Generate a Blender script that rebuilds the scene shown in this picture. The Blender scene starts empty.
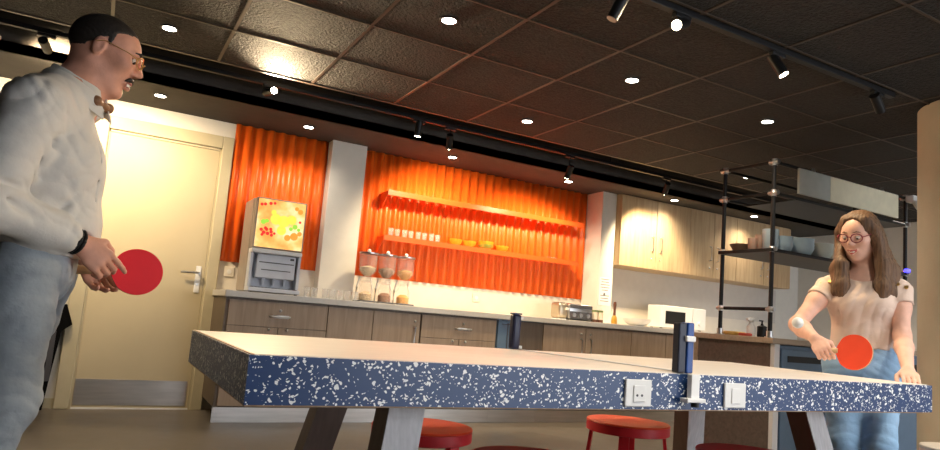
import bpy, bmesh, math, random
import numpy as np
from mathutils import Vector, Matrix
random.seed(4)
PI = math.pi
scn = bpy.context.scene
COL = scn.collection

# ------------------------------------------------------------------ materials
def new_mat(name):
    m = bpy.data.materials.new(name); m.use_nodes = True
    nt = m.node_tree; b = nt.nodes['Principled BSDF']
    return m, nt, b
def nd(nt, t, **kw):
    n = nt.nodes.new(t)
    for k, v in kw.items(): setattr(n, k, v)
    return n
def ramp(nt, fac, stops):
    r = nd(nt, 'ShaderNodeValToRGB'); e = r.color_ramp.elements
    while len(e) < len(stops): e.new(0.5)
    for el, (p, c) in zip(e, stops): el.position = p; el.color = (*c, 1)
    nt.links.new(fac, r.inputs[0]); return r.outputs[0]
def mat(name, col, rough=.5, metal=0, var=.06, scale=12, bump=0, bscale=60, trans=0, ior=1.45, alpha=1, spec=None, emit=None, es=0, stretch=(1,1,1), coat=0):
    m, nt, b = new_mat(name)
    tc = nd(nt, 'ShaderNodeTexCoord'); mp = nd(nt, 'ShaderNodeMapping'); mp.inputs['Scale'].default_value = stretch
    nt.links.new(tc.outputs['Object'], mp.inputs[0])
    n = nd(nt, 'ShaderNodeTexNoise'); n.inputs['Scale'].default_value = scale; n.inputs['Detail'].default_value = 4
    nt.links.new(mp.outputs[0], n.inputs['Vector'])
    c0 = tuple(max(0, c*(1-var)) for c in col); c1 = tuple(min(1, c*(1+var)) for c in col)
    o = ramp(nt, n.outputs[0], [(.3, c0), (.7, c1)])
    nt.links.new(o, b.inputs['Base Color'])
    b.inputs['Roughness'].default_value = rough; b.inputs['Metallic'].default_value = metal
    b.inputs['Transmission Weight'].default_value = trans; b.inputs['IOR'].default_value = ior
    b.inputs['Alpha'].default_value = alpha
    if coat: b.inputs['Coat Weight'].default_value = coat
    if spec is not None: b.inputs['Specular IOR Level'].default_value = spec
    if emit:
        b.inputs['Emission Color'].default_value = (*emit, 1); b.inputs['Emission Strength'].default_value = es
    if bump:
        n2 = nd(nt, 'ShaderNodeTexNoise'); n2.inputs['Scale'].default_value = bscale; n2.inputs['Detail'].default_value = 6
        nt.links.new(mp.outputs[0], n2.inputs['Vector'])
        bp = nd(nt, 'ShaderNodeBump'); bp.inputs['Strength'].default_value = bump; bp.inputs['Distance'].default_value = .01
        nt.links.new(n2.outputs[0], bp.inputs['Height']); nt.links.new(bp.outputs[0], b.inputs['Normal'])
    return m
def wood(name, a, b_, axis=2, rough=.5, scale=7):
    m, nt, b = new_mat(name)
    tc = nd(nt, 'ShaderNodeTexCoord'); mp = nd(nt, 'ShaderNodeMapping')
    s = [scale*2.4]*3; s[axis] = scale*.16; mp.inputs['Scale'].default_value = s
    nt.links.new(tc.outputs['Object'], mp.inputs[0])
    n = nd(nt, 'ShaderNodeTexNoise'); n.inputs['Scale'].default_value = 2.2; n.inputs['Detail'].default_value = 8; n.inputs['Distortion'].default_value = .7
    nt.links.new(mp.outputs[0], n.inputs['Vector'])
    o = ramp(nt, n.outputs[0], [(.3, a), (.5, tuple((p+q)/2 for p, q in zip(a, b_))), (.72, b_)])
    nt.links.new(o, b.inputs['Base Color']); b.inputs['Roughness'].default_value = rough
    bp = nd(nt, 'ShaderNodeBump'); bp.inputs['Strength'].default_value = .12; bp.inputs['Distance'].default_value = .004
    nt.links.new(n.outputs[0], bp.inputs['Height']); nt.links.new(bp.outputs[0], b.inputs['Normal'])
    return m
def terrazzo(name, base, chip):
    m, nt, b = new_mat(name)
    tc = nd(nt, 'ShaderNodeTexCoord')
    ns = nd(nt, 'ShaderNodeTexNoise'); ns.inputs['Scale'].default_value = 45
    nt.links.new(tc.outputs['Object'], ns.inputs['Vector'])
    def layer(scale, seed, thr, size):
        add = nd(nt, 'ShaderNodeVectorMath', operation='MULTIPLY_ADD')
        nt.links.new(ns.outputs['Color'], add.inputs[0]); add.inputs[1].default_value = (.03, .03, .03)
        nt.links.new(tc.outputs['Object'], add.inputs[2])
        mp = nd(nt, 'ShaderNodeMapping'); mp.inputs['Rotation'].default_value = (seed*.7, seed*.35, seed*1.1); mp.inputs['Location'].default_value = (seed, seed*2, seed*3)
        mp.inputs['Scale'].default_value = (1, 1.9, 1.3)
        nt.links.new(add.outputs[0], mp.inputs[0])
        v = nd(nt, 'ShaderNodeTexVoronoi'); v.inputs['Scale'].default_value = scale; v.inputs['Randomness'].default_value = 1
        nt.links.new(mp.outputs[0], v.inputs['Vector'])
        sp = nd(nt, 'ShaderNodeSeparateColor'); nt.links.new(v.outputs['Color'], sp.inputs[0])
        g = nd(nt, 'ShaderNodeMath', operation='GREATER_THAN'); nt.links.new(sp.outputs[0], g.inputs[0]); g.inputs[1].default_value = thr
        ml = nd(nt, 'ShaderNodeMath', operation='MULTIPLY'); nt.links.new(sp.outputs[1], ml.inputs[0]); ml.inputs[1].default_value = size
        l = nd(nt, 'ShaderNodeMath', operation='LESS_THAN'); nt.links.new(v.outputs['Distance'], l.inputs[0]); nt.links.new(ml.outputs[0], l.inputs[1])
        mm = nd(nt, 'ShaderNodeMath', operation='MULTIPLY'); nt.links.new(g.outputs[0], mm.inputs[0]); nt.links.new(l.outputs[0], mm.inputs[1])
        return mm.outputs[0]
    a = layer(66, 1.3, .42, .5); c = layer(105, 2.9, .5, .52)
    mx = nd(nt, 'ShaderNodeMath', operation='MAXIMUM'); nt.links.new(a, mx.inputs[0]); nt.links.new(c, mx.inputs[1])
    mix = nd(nt, 'ShaderNodeMix', data_type='RGBA'); nt.links.new(mx.outputs[0], mix.inputs[0])
    mix.inputs[6].default_value = (*base, 1); mix.inputs[7].default_value = (*chip, 1)
    nt.links.new(mix.outputs[2], b.inputs['Base Color']); b.inputs['Roughness'].default_value = .35
    return m

M = {}
M['wall'] = mat('wall_paint', (.72, .69, .63), .75, var=.03, bump=.05, bscale=180)
M['wallwarm'] = mat('backsplash_paint', (.74, .69, .61), .5, var=.03)
M['column'] = mat('column_paint', (.66, .64, .59), .75, var=.03, bump=.05, bscale=150)
M['pillar'] = mat('pillar_paint', (.42, .38, .3), .8, var=.05, scale=6, bump=.1, bscale=90)
M['black'] = mat('black_metal', (.012, .012, .013), .45, .3)
M['blacksoft'] = mat('black_cloth', (.004, .004, .0045), .95, bump=.3, spec=.08)
M['soffit'] = mat('soffit_paint', (.055, .048, .042), .85, var=.1, bump=.1, bscale=80)
M['bulk'] = mat('bulkhead_paint', (.022, .021, .021), .8, var=.1)
M['chrome'] = mat('brushed_chrome', (.62, .62, .62), .28, 1)
M['steel'] = mat('steel_plinth', (.55, .53, .5), .32, .9, var=.12, scale=3, stretch=(1, 1, 12))
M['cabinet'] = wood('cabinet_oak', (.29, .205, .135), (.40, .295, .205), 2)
M['cabside'] = wood('cabinet_side_oak', (.11, .078, .055), (.16, .12, .085), 2)  # shade on the cabinet sides is put into this darker oak
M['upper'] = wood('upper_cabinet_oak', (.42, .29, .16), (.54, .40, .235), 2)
M['darkwood'] = wood('dark_panel_wood', (.10, .075, .06), (.15, .115, .095), 0, .6)
M['worktop'] = mat('worktop_laminate', (.6, .57, .52), .35, var=.04, scale=40)
M['bartop'] = wood('bar_top_oak', (.34, .25, .18), (.45, .35, .26), 0, .45)
M['orange'] = mat('orange_corrugated_metal', (.9, .14, .012), .38, 0, var=.05, scale=4)
M['orangeshelf'] = mat('orange_shelf_metal', (.82, .1, .012), .35, 0, var=.04)
M['door'] = mat('door_paint', (.52, .44, .29), .5, var=.04, scale=3)
M['frame'] = mat('door_frame_paint', (.5, .44, .3), .5, var=.04)
M['white'] = mat('white_plastic', (.78, .78, .77), .4, var=.02)
M['paper'] = mat('paper', (.75, .74, .74), .8, var=.02)
M['ink'] = mat('printed_ink', (.12, .12, .13), .8)
M['grey'] = mat('grey_plastic', (.6, .63, .7), .45)
M['greydark'] = mat('dark_grey_plastic', (.07, .07, .08), .5)
M['dispside'] = mat('dispenser_side_metal', (.36, .31, .26), .45, .2)
M['bluegrey'] = mat('blue_grey_panel', (.13, .2, .29), .45, .1)
M['top'] = mat('table_laminate', (.78, .72, .65), .42, var=.04, scale=6, stretch=(1, 5, 1))
M['tedge'] = wood('table_plywood_edge', (.35, .2, .1), (.5, .32, .18), 1)
M['terrazzo'] = terrazzo('blue_terrazzo', (.005, .036, .135), (.85, .87, .88))
M['legside'] = mat('table_leg_shaded_steel', (.12, .085, .07), .5, .4, var=.12, scale=18, stretch=(3, 3, .3))  # dark brown stands for shade on the left-facing leg sides
M['legface'] = mat('table_leg_lit_face', (.5, .49, .5), .5, .1, var=.12, scale=30, stretch=(3, 3, .2))  # pale tone stands for daylight on the leg fronts
M['navy'] = mat('navy_plastic', (.012, .03, .11), .35)
M['blueface'] = mat('royal_blue_plastic', (.012, .06, .26), .35)
M['red'] = mat('red_metal', (.55, .016, .025), .42, 0, var=.05)
M['redtop'] = mat('red_seat_warm_lit', (.72, .06, .015), .5, 0, var=.06)  # warm lamplight on the red seats is put into this orange tone
M['redseat'] = mat('crimson_seat', (.42, .012, .03), .5, 0, var=.06)
M['cream'] = mat('cream_seat', (.6, .53, .42), .6)
M['rubber_red'] = mat('red_rubber', (.9, .012, .025), .6, var=.03)
M['rubber_orange'] = mat('orange_red_rubber', (.9, .065, .018), .55, var=.03)
M['ply'] = wood('paddle_plywood', (.5, .33, .18), (.66, .47, .29), 0)
M['ball'] = mat('celluloid', (.92, .9, .86), .5, var=.01)
M['skin'] = mat('skin', (.68, .33, .225), .5, var=.09, scale=30, bump=.05, bscale=220)
M['skinw'] = mat('fair_skin', (.74, .44, .34), .5, var=.07, scale=30, bump=.04, bscale=220)
M['lip'] = mat('lips', (.5, .1, .09), .45)
M['teeth'] = mat('teeth', (.75, .7, .62), .3)
M['lipm'] = mat('lips_man', (.36, .12, .09), .5)
M['eyewhite'] = mat('eye_white', (.75, .72, .7), .25)
M['iris'] = mat('iris', (.05, .03, .02), .2)
M['shirt'] = mat('white_shirt_cotton', (.70, .67, .62), .85, var=.04, bump=.9, bscale=9, spec=.2)
M['beige'] = mat('beige_blouse_cotton', (.70, .55, .47), .85, var=.05, bump=.2, bscale=30, spec=.2)
def denim(name, a, b_):
    m = mat(name, a, .85, var=.1, scale=6, bump=.8, bscale=15, spec=.15)
    nt = m.node_tree; r = [n for n in nt.nodes if n.type == 'VALTORGB'][0]
    r.color_ramp.elements[0].color = (*a, 1); r.color_ramp.elements[1].color = (*b_, 1); return m
M['jeansm'] = denim('grey_blue_denim', (.2, .235, .27), (.40, .44, .47))
M['jeansw'] = denim('light_blue_denim', (.24, .41, .62), (.34, .52, .74))
def hairmat(name, a, b_):
    m = wood(name, a, b_, 2, .62, 26); return m
M['hairm'] = hairmat('dark_short_hair', (.014, .01, .008), (.03, .022, .017))
M['hairw'] = hairmat('long_brown_hair', (.055, .026, .013), (.19, .1, .048))
M['gold'] = mat('gold_rim', (.75, .5, .18), .3, 1)
M['rosy'] = mat('dark_red_rim', (.2, .02, .035), .35)
M['lens'] = mat('lens_glass', (.95, .8, .55), .05, trans=1, alpha=.35)
M['lensclear'] = mat('clear_lens_glass', (.95, .9, .92), .05, trans=1, alpha=.15)
M['bow'] = wood('brown_bow_tie_wood', (.16, .07, .03), (.34, .17, .08), 1)
M['shoe'] = mat('shoe_leather', (.05, .035, .03), .5)
M['shoew'] = mat('white_trainer', (.7, .7, .7), .6)
M['glass'] = mat('clear_glass', (.95, .96, .96), .08, trans=.55, ior=1.3, alpha=.26)
M['glassr'] = mat('clear_acrylic', (.96, .92, .88), .1, trans=.6, ior=1.2, alpha=.22)
M['cereal1'] = mat('oat_cereal', (.5, .38, .25), .9, var=.5, scale=90, bump=.6)
M['cereal2'] = mat('chocolate_muesli', (.26, .13, .08), .9, var=.6, scale=90, bump=.6)
M['cereal3'] = mat('corn_flakes', (.75, .36, .09), .9, var=.4, scale=90, bump=.6)
M['yellowbowl'] = mat('yellow_ceramic', (.75, .4, .03), .3)
M['greenbowl'] = mat('green_ceramic', (.3, .42, .08), .3)
M['brownbowl'] = mat('brown_ceramic', (.2, .13, .085), .4)
M['pinkcup'] = mat('pinkish_ceramic', (.5, .33, .25), .4)
M['blueceramic'] = mat('pale_blue_ceramic', (.36, .46, .52), .4)
M['palegreen'] = mat('pale_green_grey_ceramic', (.45, .46, .4), .45)
M['toaster'] = mat('toaster_steel', (.55, .48, .36), .3, .8)
M['amber'] = mat('amber_plastic', (.55, .3, .04), .4)
M['brown'] = mat('brown_plastic', (.13, .05, .03), .5)
M['silverback'] = mat('grey_glass_backsplash', (.6, .57, .53), .35, var=.03)
M['signgrey'] = mat('sign_grey', (.44, .46, .42), .6)
M['signcream'] = mat('sign_cream', (.72, .66, .48), .6)
M['yellowpack'] = mat('yellow_packaging', (.7, .45, .12), .5)
M['redpack'] = mat('red_packaging', (.65, .09, .06), .5)
M['tbar'] = mat('ceiling_grid_metal', (.075, .055, .04), .5, .3)
M['sole'] = mat('rubber_sole', (.6, .6, .58), .7)
M['bluelight'] = mat('blue_led', (.05, .05, .8), .4, emit=(.06, .05, 1), es=3)
M['lampw'] = mat('downlight_glow', (1, 1, 1), .4, emit=(1, .93, .82), es=14)
M['lampy'] = mat('spot_glow', (1, 1, 1), .4, emit=(1, .85, .58), es=28)
M['dim'] = mat('spot_front_dim', (.3, .28, .25), .4)
def ceiling_mat():
    m, nt, b = new_mat('black_mineral_tile')
    tc = nd(nt, 'ShaderNodeTexCoord')
    n = nd(nt, 'ShaderNodeTexNoise'); n.inputs['Scale'].default_value = 70; n.inputs['Detail'].default_value = 5
    nt.links.new(tc.outputs['Object'], n.inputs['Vector'])
    o = ramp(nt, n.outputs[0], [(.38, (.006, .0055, .005)), (.62, (.022, .019, .016))])
    nt.links.new(o, b.inputs['Base Color']); b.inputs['Roughness'].default_value = .8
    bp = nd(nt, 'ShaderNodeBump'); bp.inputs['Strength'].default_value = 1; bp.inputs['Distance'].default_value = .02
    nt.links.new(n.outputs[0], bp.inputs['Height']); nt.links.new(bp.outputs[0], b.inputs['Normal'])
    return m
M['ceiling'] = ceiling_mat()
def floor_mat():
    m, nt, b = new_mat('polished_concrete')
    tc = nd(nt, 'ShaderNodeTexCoord')
    n = nd(nt, 'ShaderNodeTexNoise'); n.inputs['Scale'].default_value = 1.6; n.inputs['Detail'].default_value = 9; n.inputs['Roughness'].default_value = .65
    nt.links.new(tc.outputs['Object'], n.inputs['Vector'])
    o = ramp(nt, n.outputs[0], [(.3, (.085, .072, .058)), (.7, (.16, .135, .108))])
    nt.links.new(o, b.inputs['Base Color'])
    o2 = ramp(nt, n.outputs[0], [(.3, (.3, .3, .3)), (.7, (.5, .5, .5))]); nt.links.new(o2, b.inputs['Roughness'])
    return m
M['floor'] = floor_mat()

# ------------------------------------------------------------------ object helpers
def tag(o, label=None, cat=None, group=None, kind=None):
    if label: o['label'] = label
    if cat: o['category'] = cat
    if group: o['group'] = group
    if kind: o['kind'] = kind
    return o
def empty(name, loc, label=None, cat=None, group=None, rz=0):
    o = bpy.data.objects.new(name, None); COL.objects.link(o); o.location = loc; o.rotation_euler = (0, 0, rz)
    o.empty_display_size = .1
    return tag(o, label, cat, group)
def copy_tree(o, parent=None):
    c = o.copy(); COL.objects.link(c)
    if parent: c.parent = parent
    for ch in list(o.children): copy_tree(ch, c)
    return c
class MB:
    """collects shapes; build() links them as one mesh object. off = origin of the thing, subtracted."""
    def __init__(s, off=(0, 0, 0)):
        s.bm = bmesh.new(); s.off = Vector(off); s.mi = 0
    def _new(s, before):
        for f in s.bm.faces:
            if f.index == -1 or f.index >= before: f.material_index = s.mi
    def box(s, a, b, bev=0, rot=None, piv=None, seg=2):
        n = len(s.bm.faces); s.bm.faces.index_update()
        c = (Vector(a)+Vector(b))/2; d = Vector(b)-Vector(a)
        g = bmesh.ops.create_cube(s.bm, size=1)
        for v in g['verts']: v.co = Vector((v.co.x*d.x, v.co.y*d.y, v.co.z*d.z))
        vs = g['verts']
        if bev:
            es = list({e for v in vs for e in v.link_edges})
            r = bmesh.ops.bevel(s.bm, geom=es, offset=bev, segments=seg, affect='EDGES', profile=.5)
            vs = list({v for v in r['verts']} | {v for v in vs if v.is_valid})
            allv = set(); st = [v for v in vs if v.is_valid]
            while st:
                v = st.pop()
                if v in allv: continue
                allv.add(v); st += [e.other_vert(v) for e in v.link_edges]
            vs = list(allv)
        for v in vs:
            p = v.co+c
            if rot is not None:
                pv = Vector(piv) if piv is not None else c
                p = rot @ (p-pv)+pv
            v.co = p
        s._mark(vs); return s
    def _mark(s, vs):
        for f in {f for v in vs for f in v.link_faces}: f.material_index = s.mi
    def cyl(s, a, b, r1, r2=None, seg=20, caps=True):
        r2 = r1 if r2 is None else r2
        a = Vector(a); b = Vector(b); d = b-a
        g = bmesh.ops.create_cone(s.bm, cap_ends=caps, segments=seg, radius1=r1, radius2=r2, depth=d.length)
        q = d.to_track_quat('Z', 'Y').to_matrix()
        for v in g['verts']: v.co = q @ v.co+(a+b)/2
        s._mark(g['verts']); return s
    def sph(s, c, r, seg=16, sc=(1, 1, 1), rot=None):
        g = bmesh.ops.create_uvsphere(s.bm, u_segments=seg, v_segments=max(6, seg//2), radius=r)
        for v in g['verts']:
            p = Vector((v.co.x*sc[0], v.co.y*sc[1], v.co.z*sc[2]))
            if rot is not None: p = rot @ p
            v.co = p+Vector(c)
        s._mark(g['verts']); return s
    def lathe(s, c, prof, seg=24, ax=None, caps=True):
        q = Matrix.Identity(3) if ax is None else Vector(ax).to_track_quat('Z', 'Y').to_matrix()
        rings = []
        for r, z in prof:
            rings.append([s.bm.verts.new(q @ Vector((r*math.cos(2*PI*i/seg), r*math.sin(2*PI*i/seg), z))+Vector(c)) for i in range(seg)])
        vs = [v for R in rings for v in R]
        for A, B in zip(rings, rings[1:]):
            for i in range(seg):
                j = (i+1) % seg
                try: s.bm.faces.new((A[i], A[j], B[j], B[i]))
                except ValueError: pass
        for R, fl in (((rings[0], True), (rings[-1], False)) if caps else ()):
            f = s.bm.faces.new(list(reversed(R)) if fl else R)
        s._mark(vs); return s
    def tube(s, pts, r, seg=8, closed=False):
        pts = [Vector(p) for p in pts]; n = len(pts); rings = []
        up = Vector((0, 0, 1))
        for i, p in enumerate(pts):
            t = (pts[(i+1) % n]-pts[i-1]) if closed else (pts[min(i+1, n-1)]-pts[max(i-1, 0)])
            t.normalize(); u = up.cross(t)
            if u.length < .1: u = Vector((1, 0, 0)).cross(t)
            u.normalize(); w = t.cross(u)
            rr = r[i] if isinstance(r, (list, tuple)) else r
            rings.append([s.bm.verts.new(p+u*math.cos(2*PI*k/seg)*rr+w*math.sin(2*PI*k/seg)*rr) for k in range(seg)])
        m = n if closed else n-1
        for i in range(m):
            A, B = rings[i], rings[(i+1) % n]
            for k in range(seg):
                j = (k+1) % seg; s.bm.faces.new((A[k], A[j], B[j], B[k]))
        if not closed:
            s.bm.faces.new(list(reversed(rings[0]))); s.bm.faces.new(rings[-1])
        s._mark([v for R in rings for v in R]); return s
    def poly(s, pts, ext):
        """extruded polygon: pts 3D planar, ext vector"""
        e = Vector(ext); A = [s.bm.verts.new(Vector(p)) for p in pts]; B = [s.bm.verts.new(Vector(p)+e) for p in pts]; n = len(A)
        s.bm.faces.new(list(reversed(A))); s.bm.faces.new(B)
        for i in range(n):
            j = (i+1) % n; s.bm.faces.new((A[i], A[j], B[j], B[i]))
        s._mark(A+B); return s
    def build(s, name, mats, parent=None, smooth=False, **kw):
        bmesh.ops.recalc_face_normals(s.bm, faces=s.bm.faces)
        for v in s.bm.verts: v.co -= s.off
        me = bpy.data.meshes.new(name); s.bm.to_mesh(me); s.bm.free()
        for m in (mats if isinstance(mats, (list, tuple)) else [mats]): me.materials.append(m)
        if smooth:
            for p in me.polygons: p.use_smooth = True
            try: me.set_sharp_from_angle(angle=math.radians(38))
            except Exception: pass
        o = bpy.data.objects.new(name, me); COL.objects.link(o)
        if parent: o.parent = parent
        else: o.location = s.off
        return tag(o, **kw)
def struct(name, mb, m, smooth=False): return mb.build(name, m, smooth=smooth, kind='structure')

# ------------------------------------------------------------------ setting
WY = 5.7; CZ = 2.38; SZ = 2.3
struct('floor', MB().box((-2.6, -5, -.1), (8.15, 5.8, 0)), M['floor'])
struct('wall_back', MB().box((-2.6, WY, 0), (8.15, 5.8, 2.8)), M['wall'])
struct('wall_left', MB().box((-2.6, -3.5, 0), (-2.5, WY, 2.8)), M['bulk'])  # unseen wall, coloured dark to cut light bounced onto the table end
struct('wall_front_added', MB().box((-2.6, -3.6, 0), (2.2, -3.5, 2.8)), M['bulk'])  # unseen wall, added to block daylight so the left side stays dark
struct('wall_right', MB().box((8.05, -3.5, 0), (8.15, WY, 2.8)), M['wall'])
struct('ceiling', MB().box((-2.5, -3.5, CZ), (8.05, 4.5, CZ+.04)).box((-2.5, 4.5, 2.76), (8.05, 5.7, 2.8)), M['ceiling'])
g = MB()
x = 1.1-.61*5
while x < 8:
    g.box((x-.009, -3.5, CZ-.004), (x+.009, 4.5, CZ+.001)); x += .61
y = 3.32-.58*11
while y < 4.5:
    g.box((-2.5, y-.006, CZ-.005), (8.05, y+.006, CZ+.001)); y += .58
g.box((-2.5, 4.475, CZ-.006), (8.05, 4.5, CZ+.001))
struct('trim_1', g, M['tbar'])
struct('trim_2', MB().box((-2.5, 5.0, SZ), (8.05, WY, SZ+.06)).box((-2.5, 5.0, SZ), (8.05, 5.04, 2.76)), [M['soffit']])
struct('trim_3', MB().box((-2.5, 4.5, CZ+.04), (8.05, 4.53, 2.76)), M['bulk'])
struct('trim_4', MB().box((1.605, 5.56, .937), (1.915, WY, SZ)), M['column'])
struct('trim_5', MB().box((4.47, 5.42, .937), (4.655, WY, SZ)), M['column'])
# round concrete pillar on the right
struct('trim_6', MB().cyl((4.545, 2.0, 0), (4.545, 2.0, CZ), .34, seg=64), M['pillar'], smooth=True)
# tiled splash strips
struct('trim_7', MB().box((.82, WY-.008, .937), (4.47, WY, 1.17)), M['wallwarm'])
struct('trim_8', MB().box((4.655, WY-.01, 1.13), (7.6, WY, 1.55)), M['silverback'])
struct('trim_9', MB().box((4.655, WY-.014, .937), (7.6, WY, 1.13)), M['wallwarm'])
struct('baseboard_back', MB().box((-2.5, WY-.012, 0), (-.17, WY, .07)), M['frame'])

# door
dr = empty('door_1', (.3, WY, 0)); dr['kind'] = 'structure'
O = (.3, WY, 0)
f = MB(O)
f.box((-.17, WY-.05, 0), (-.075, WY, 2.17), .006).box((.735, WY-.05, 0), (.82, WY, 2.17), .006).box((-.0745, WY-.049, 2.068), (.7345, WY, 2.17), .006)
f.box((-.078, WY-.03, 0), (-.062, WY, 2.07)).box((.722, WY-.03, 0), (.738, WY, 2.07)).box((-.07, WY-.03, 2.05), (.73, WY, 2.068))
f.build('door_frame', M['frame'], dr)
leaf = MB(O).box((-.06, WY-.022, .012), (.72, WY-.002, 2.048)).build('door_leaf', M['door'], dr)
MB(O).box((-.055, WY-.026, .03), (.70, WY-.0225, .215)).build('kick_plate', M['steel'], leaf)
h = MB(O).box((.655, WY-.03, .90), (.695, WY-.0225, 1.11), .004); h.build('handle_plate', M['white'], leaf)
h = MB(O).cyl((.675, WY-.03, 1.055), (.675, WY-.075, 1.055), .009).tube([(.675, WY-.072, 1.055), (.62, WY-.074, 1.055), (.545, WY-.07, 1.052)], .009)
h.cyl((.675, WY-.034, .965), (.675, WY-.029, .965), .009)
h.build('door_handle', M['chrome'], leaf, smooth=True)
MB(O).box((-.07, WY-.028, 0), (.73, WY, .011)).build('threshold', M['white'], dr)

# ------------------------------------------------------------------ corrugated panels
def corrugated(x0, x1, z0, z1, label):
    bm = bmesh.new(); pitch = .09; n = int((x1-x0)/pitch*12); rows = []
    for i in range(n+1):
        xx = x0+(x1-x0)*i/n; ph = ((xx-.82)/pitch) % 1
        t = math.sin(2*PI*ph); yy = WY-.024-.014*max(-1, min(1, t*1.35))
        rows.append([bm.verts.new((xx-x0, yy-WY, z)) for z in (z0, z1)]+[bm.verts.new((xx-x0, yy+.003-WY, z)) for z in (z1, z0)])
    for a, b in zip(rows, rows[1:]):
        for k in range(4): bm.faces.new((a[k], b[k], b[(k+1) % 4], a[(k+1) % 4]))
    bm.faces.new(rows[0]); bm.faces.new(rows[-1])
    bmesh.ops.recalc_face_normals(bm, faces=bm.faces)
    me = bpy.data.meshes.new('corrugated_panel'); bm.to_mesh(me); bm.free(); me.materials.append(M['orange'])
    for p in me.polygons: p.use_smooth = True
    o = bpy.data.objects.new('corrugated_panel', me); COL.objects.link(o); o.location = (x0, WY, 0)
    tag(o, label, 'wall panel')
corrugated(.823, 1.604, 1.17, SZ-.002, 'orange corrugated metal cladding left of the white column, behind the juice dispenser')
corrugated(1.916, 4.468, 1.17, SZ-.002, 'wide orange corrugated metal cladding behind the two orange shelves')

# ------------------------------------------------------------------ shelves
def shelf(x0, x1, z, label):
    r = empty('wall_shelf', ((x0+x1)/2, 5.65, z), label, 'shelf', 'orange wall shelves')
    o = ((x0+x1)/2, 5.65, z)
    MB(o).box((x0, 5.49, z-.012), (x1, 5.66, z), .002).box((x0, 5.485, z-.04), (x1, 5.492, z+.006)).build('shelf_board', M['orangeshelf'], r)
    for xx in (x0,):
        MB(o).poly([(xx, 5.492, z-.012), (xx, 5.66, z-.012), (xx, 5.66, z-.15), (xx, 5.62, z-.15), (xx, 5.492, z-.04)], (.006 if xx == x0 else -.006, 0, 0)).build('bracket', M['orangeshelf'], r)
    return r
shelf(2.12, 4.29, 1.935, 'upper orange metal shelf, empty, on the corrugated wall')
shelf(2.12, 4.25, 1.535, 'lower orange metal shelf carrying glasses and bowls')
def drinking_glass(loc, r=.026, h=.075, label='', group=None, src=[None]):
    if src[0] is None:
        mb = MB().lathe((0, 0, 0), [(r*.78, 0), (r*.82, .004), (r, h), (r*.93, h), (r*.76, .009), (.001, .008)], 16)
        o = mb.build('drinking_glass', M['glass'], smooth=True); src[0] = o
    else:
        o = src[0].copy(); COL.objects.link(o)
    o.location = loc; return tag(o, label, 'glass', group)
for k in range(8):
    drinking_glass((2.2+k*.067, 5.54+(k % 2)*.012, 1.536), label='clear tumbler in the row of tumblers at the left end of the lower orange shelf', group='tumblers on the lower orange shelf')
for k in range(7):
    drinking_glass((1.42+k*.062+(.02 if k > 1 else 0), 5.2+.012*(k % 2), .938), label='clear tumbler on the counter between the juice dispenser and the cereal dispensers', group='tumblers on the counter')
    # stand in front of the white column
def bowl(loc, r, h, m, label, group=None):
    mb = MB(loc).lathe(loc, [(r*.45, 0), (r*.5, .004), (r*.85, h*.45), (r, h), (r*.95, h), (r*.8, h*.5), (r*.4, .012), (.001, .01)], 24)
    return mb.build('bowl', m, smooth=True, label=label, cat='bowl', group=group)
bowl((2.865, 5.575, 1.536), .068, .062, M['yellowbowl'], 'yellow bowl on the lower orange shelf, nearest the tumblers', 'bowls on the orange shelf')
bowl((3.015, 5.575, 1.536), .068, .062, M['yellowbowl'], 'second yellow bowl from the tumblers on the lower orange shelf', 'bowls on the orange shelf')
bowl((3.195, 5.575, 1.536), .075, .05, M['greenbowl'], 'green bowl under a yellow one on the lower orange shelf', 'bowls on the orange shelf')
bowl((3.195, 5.575, 1.553), .08, .062, M['yellowbowl'], 'yellow bowl nested in the green bowl on the orange shelf', 'bowls on the orange shelf')
bowl((3.37, 5.575, 1.536), .075, .058, M['yellowbowl'], 'yellow bowl at the right end of the row, right of the green bowl', 'bowls on the orange shelf')
MB((3.95, 5.575, 1.536)).lathe((3.95, 5.575, 1.536), [(.06, 0), (.065, .004), (.08, .012), (.079, .015), (.06, .007), (.001, .006)], 28).build('plate', M['glass'], smooth=True, label='flat clear plate near the right end of the lower orange shelf', cat='plate')

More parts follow.
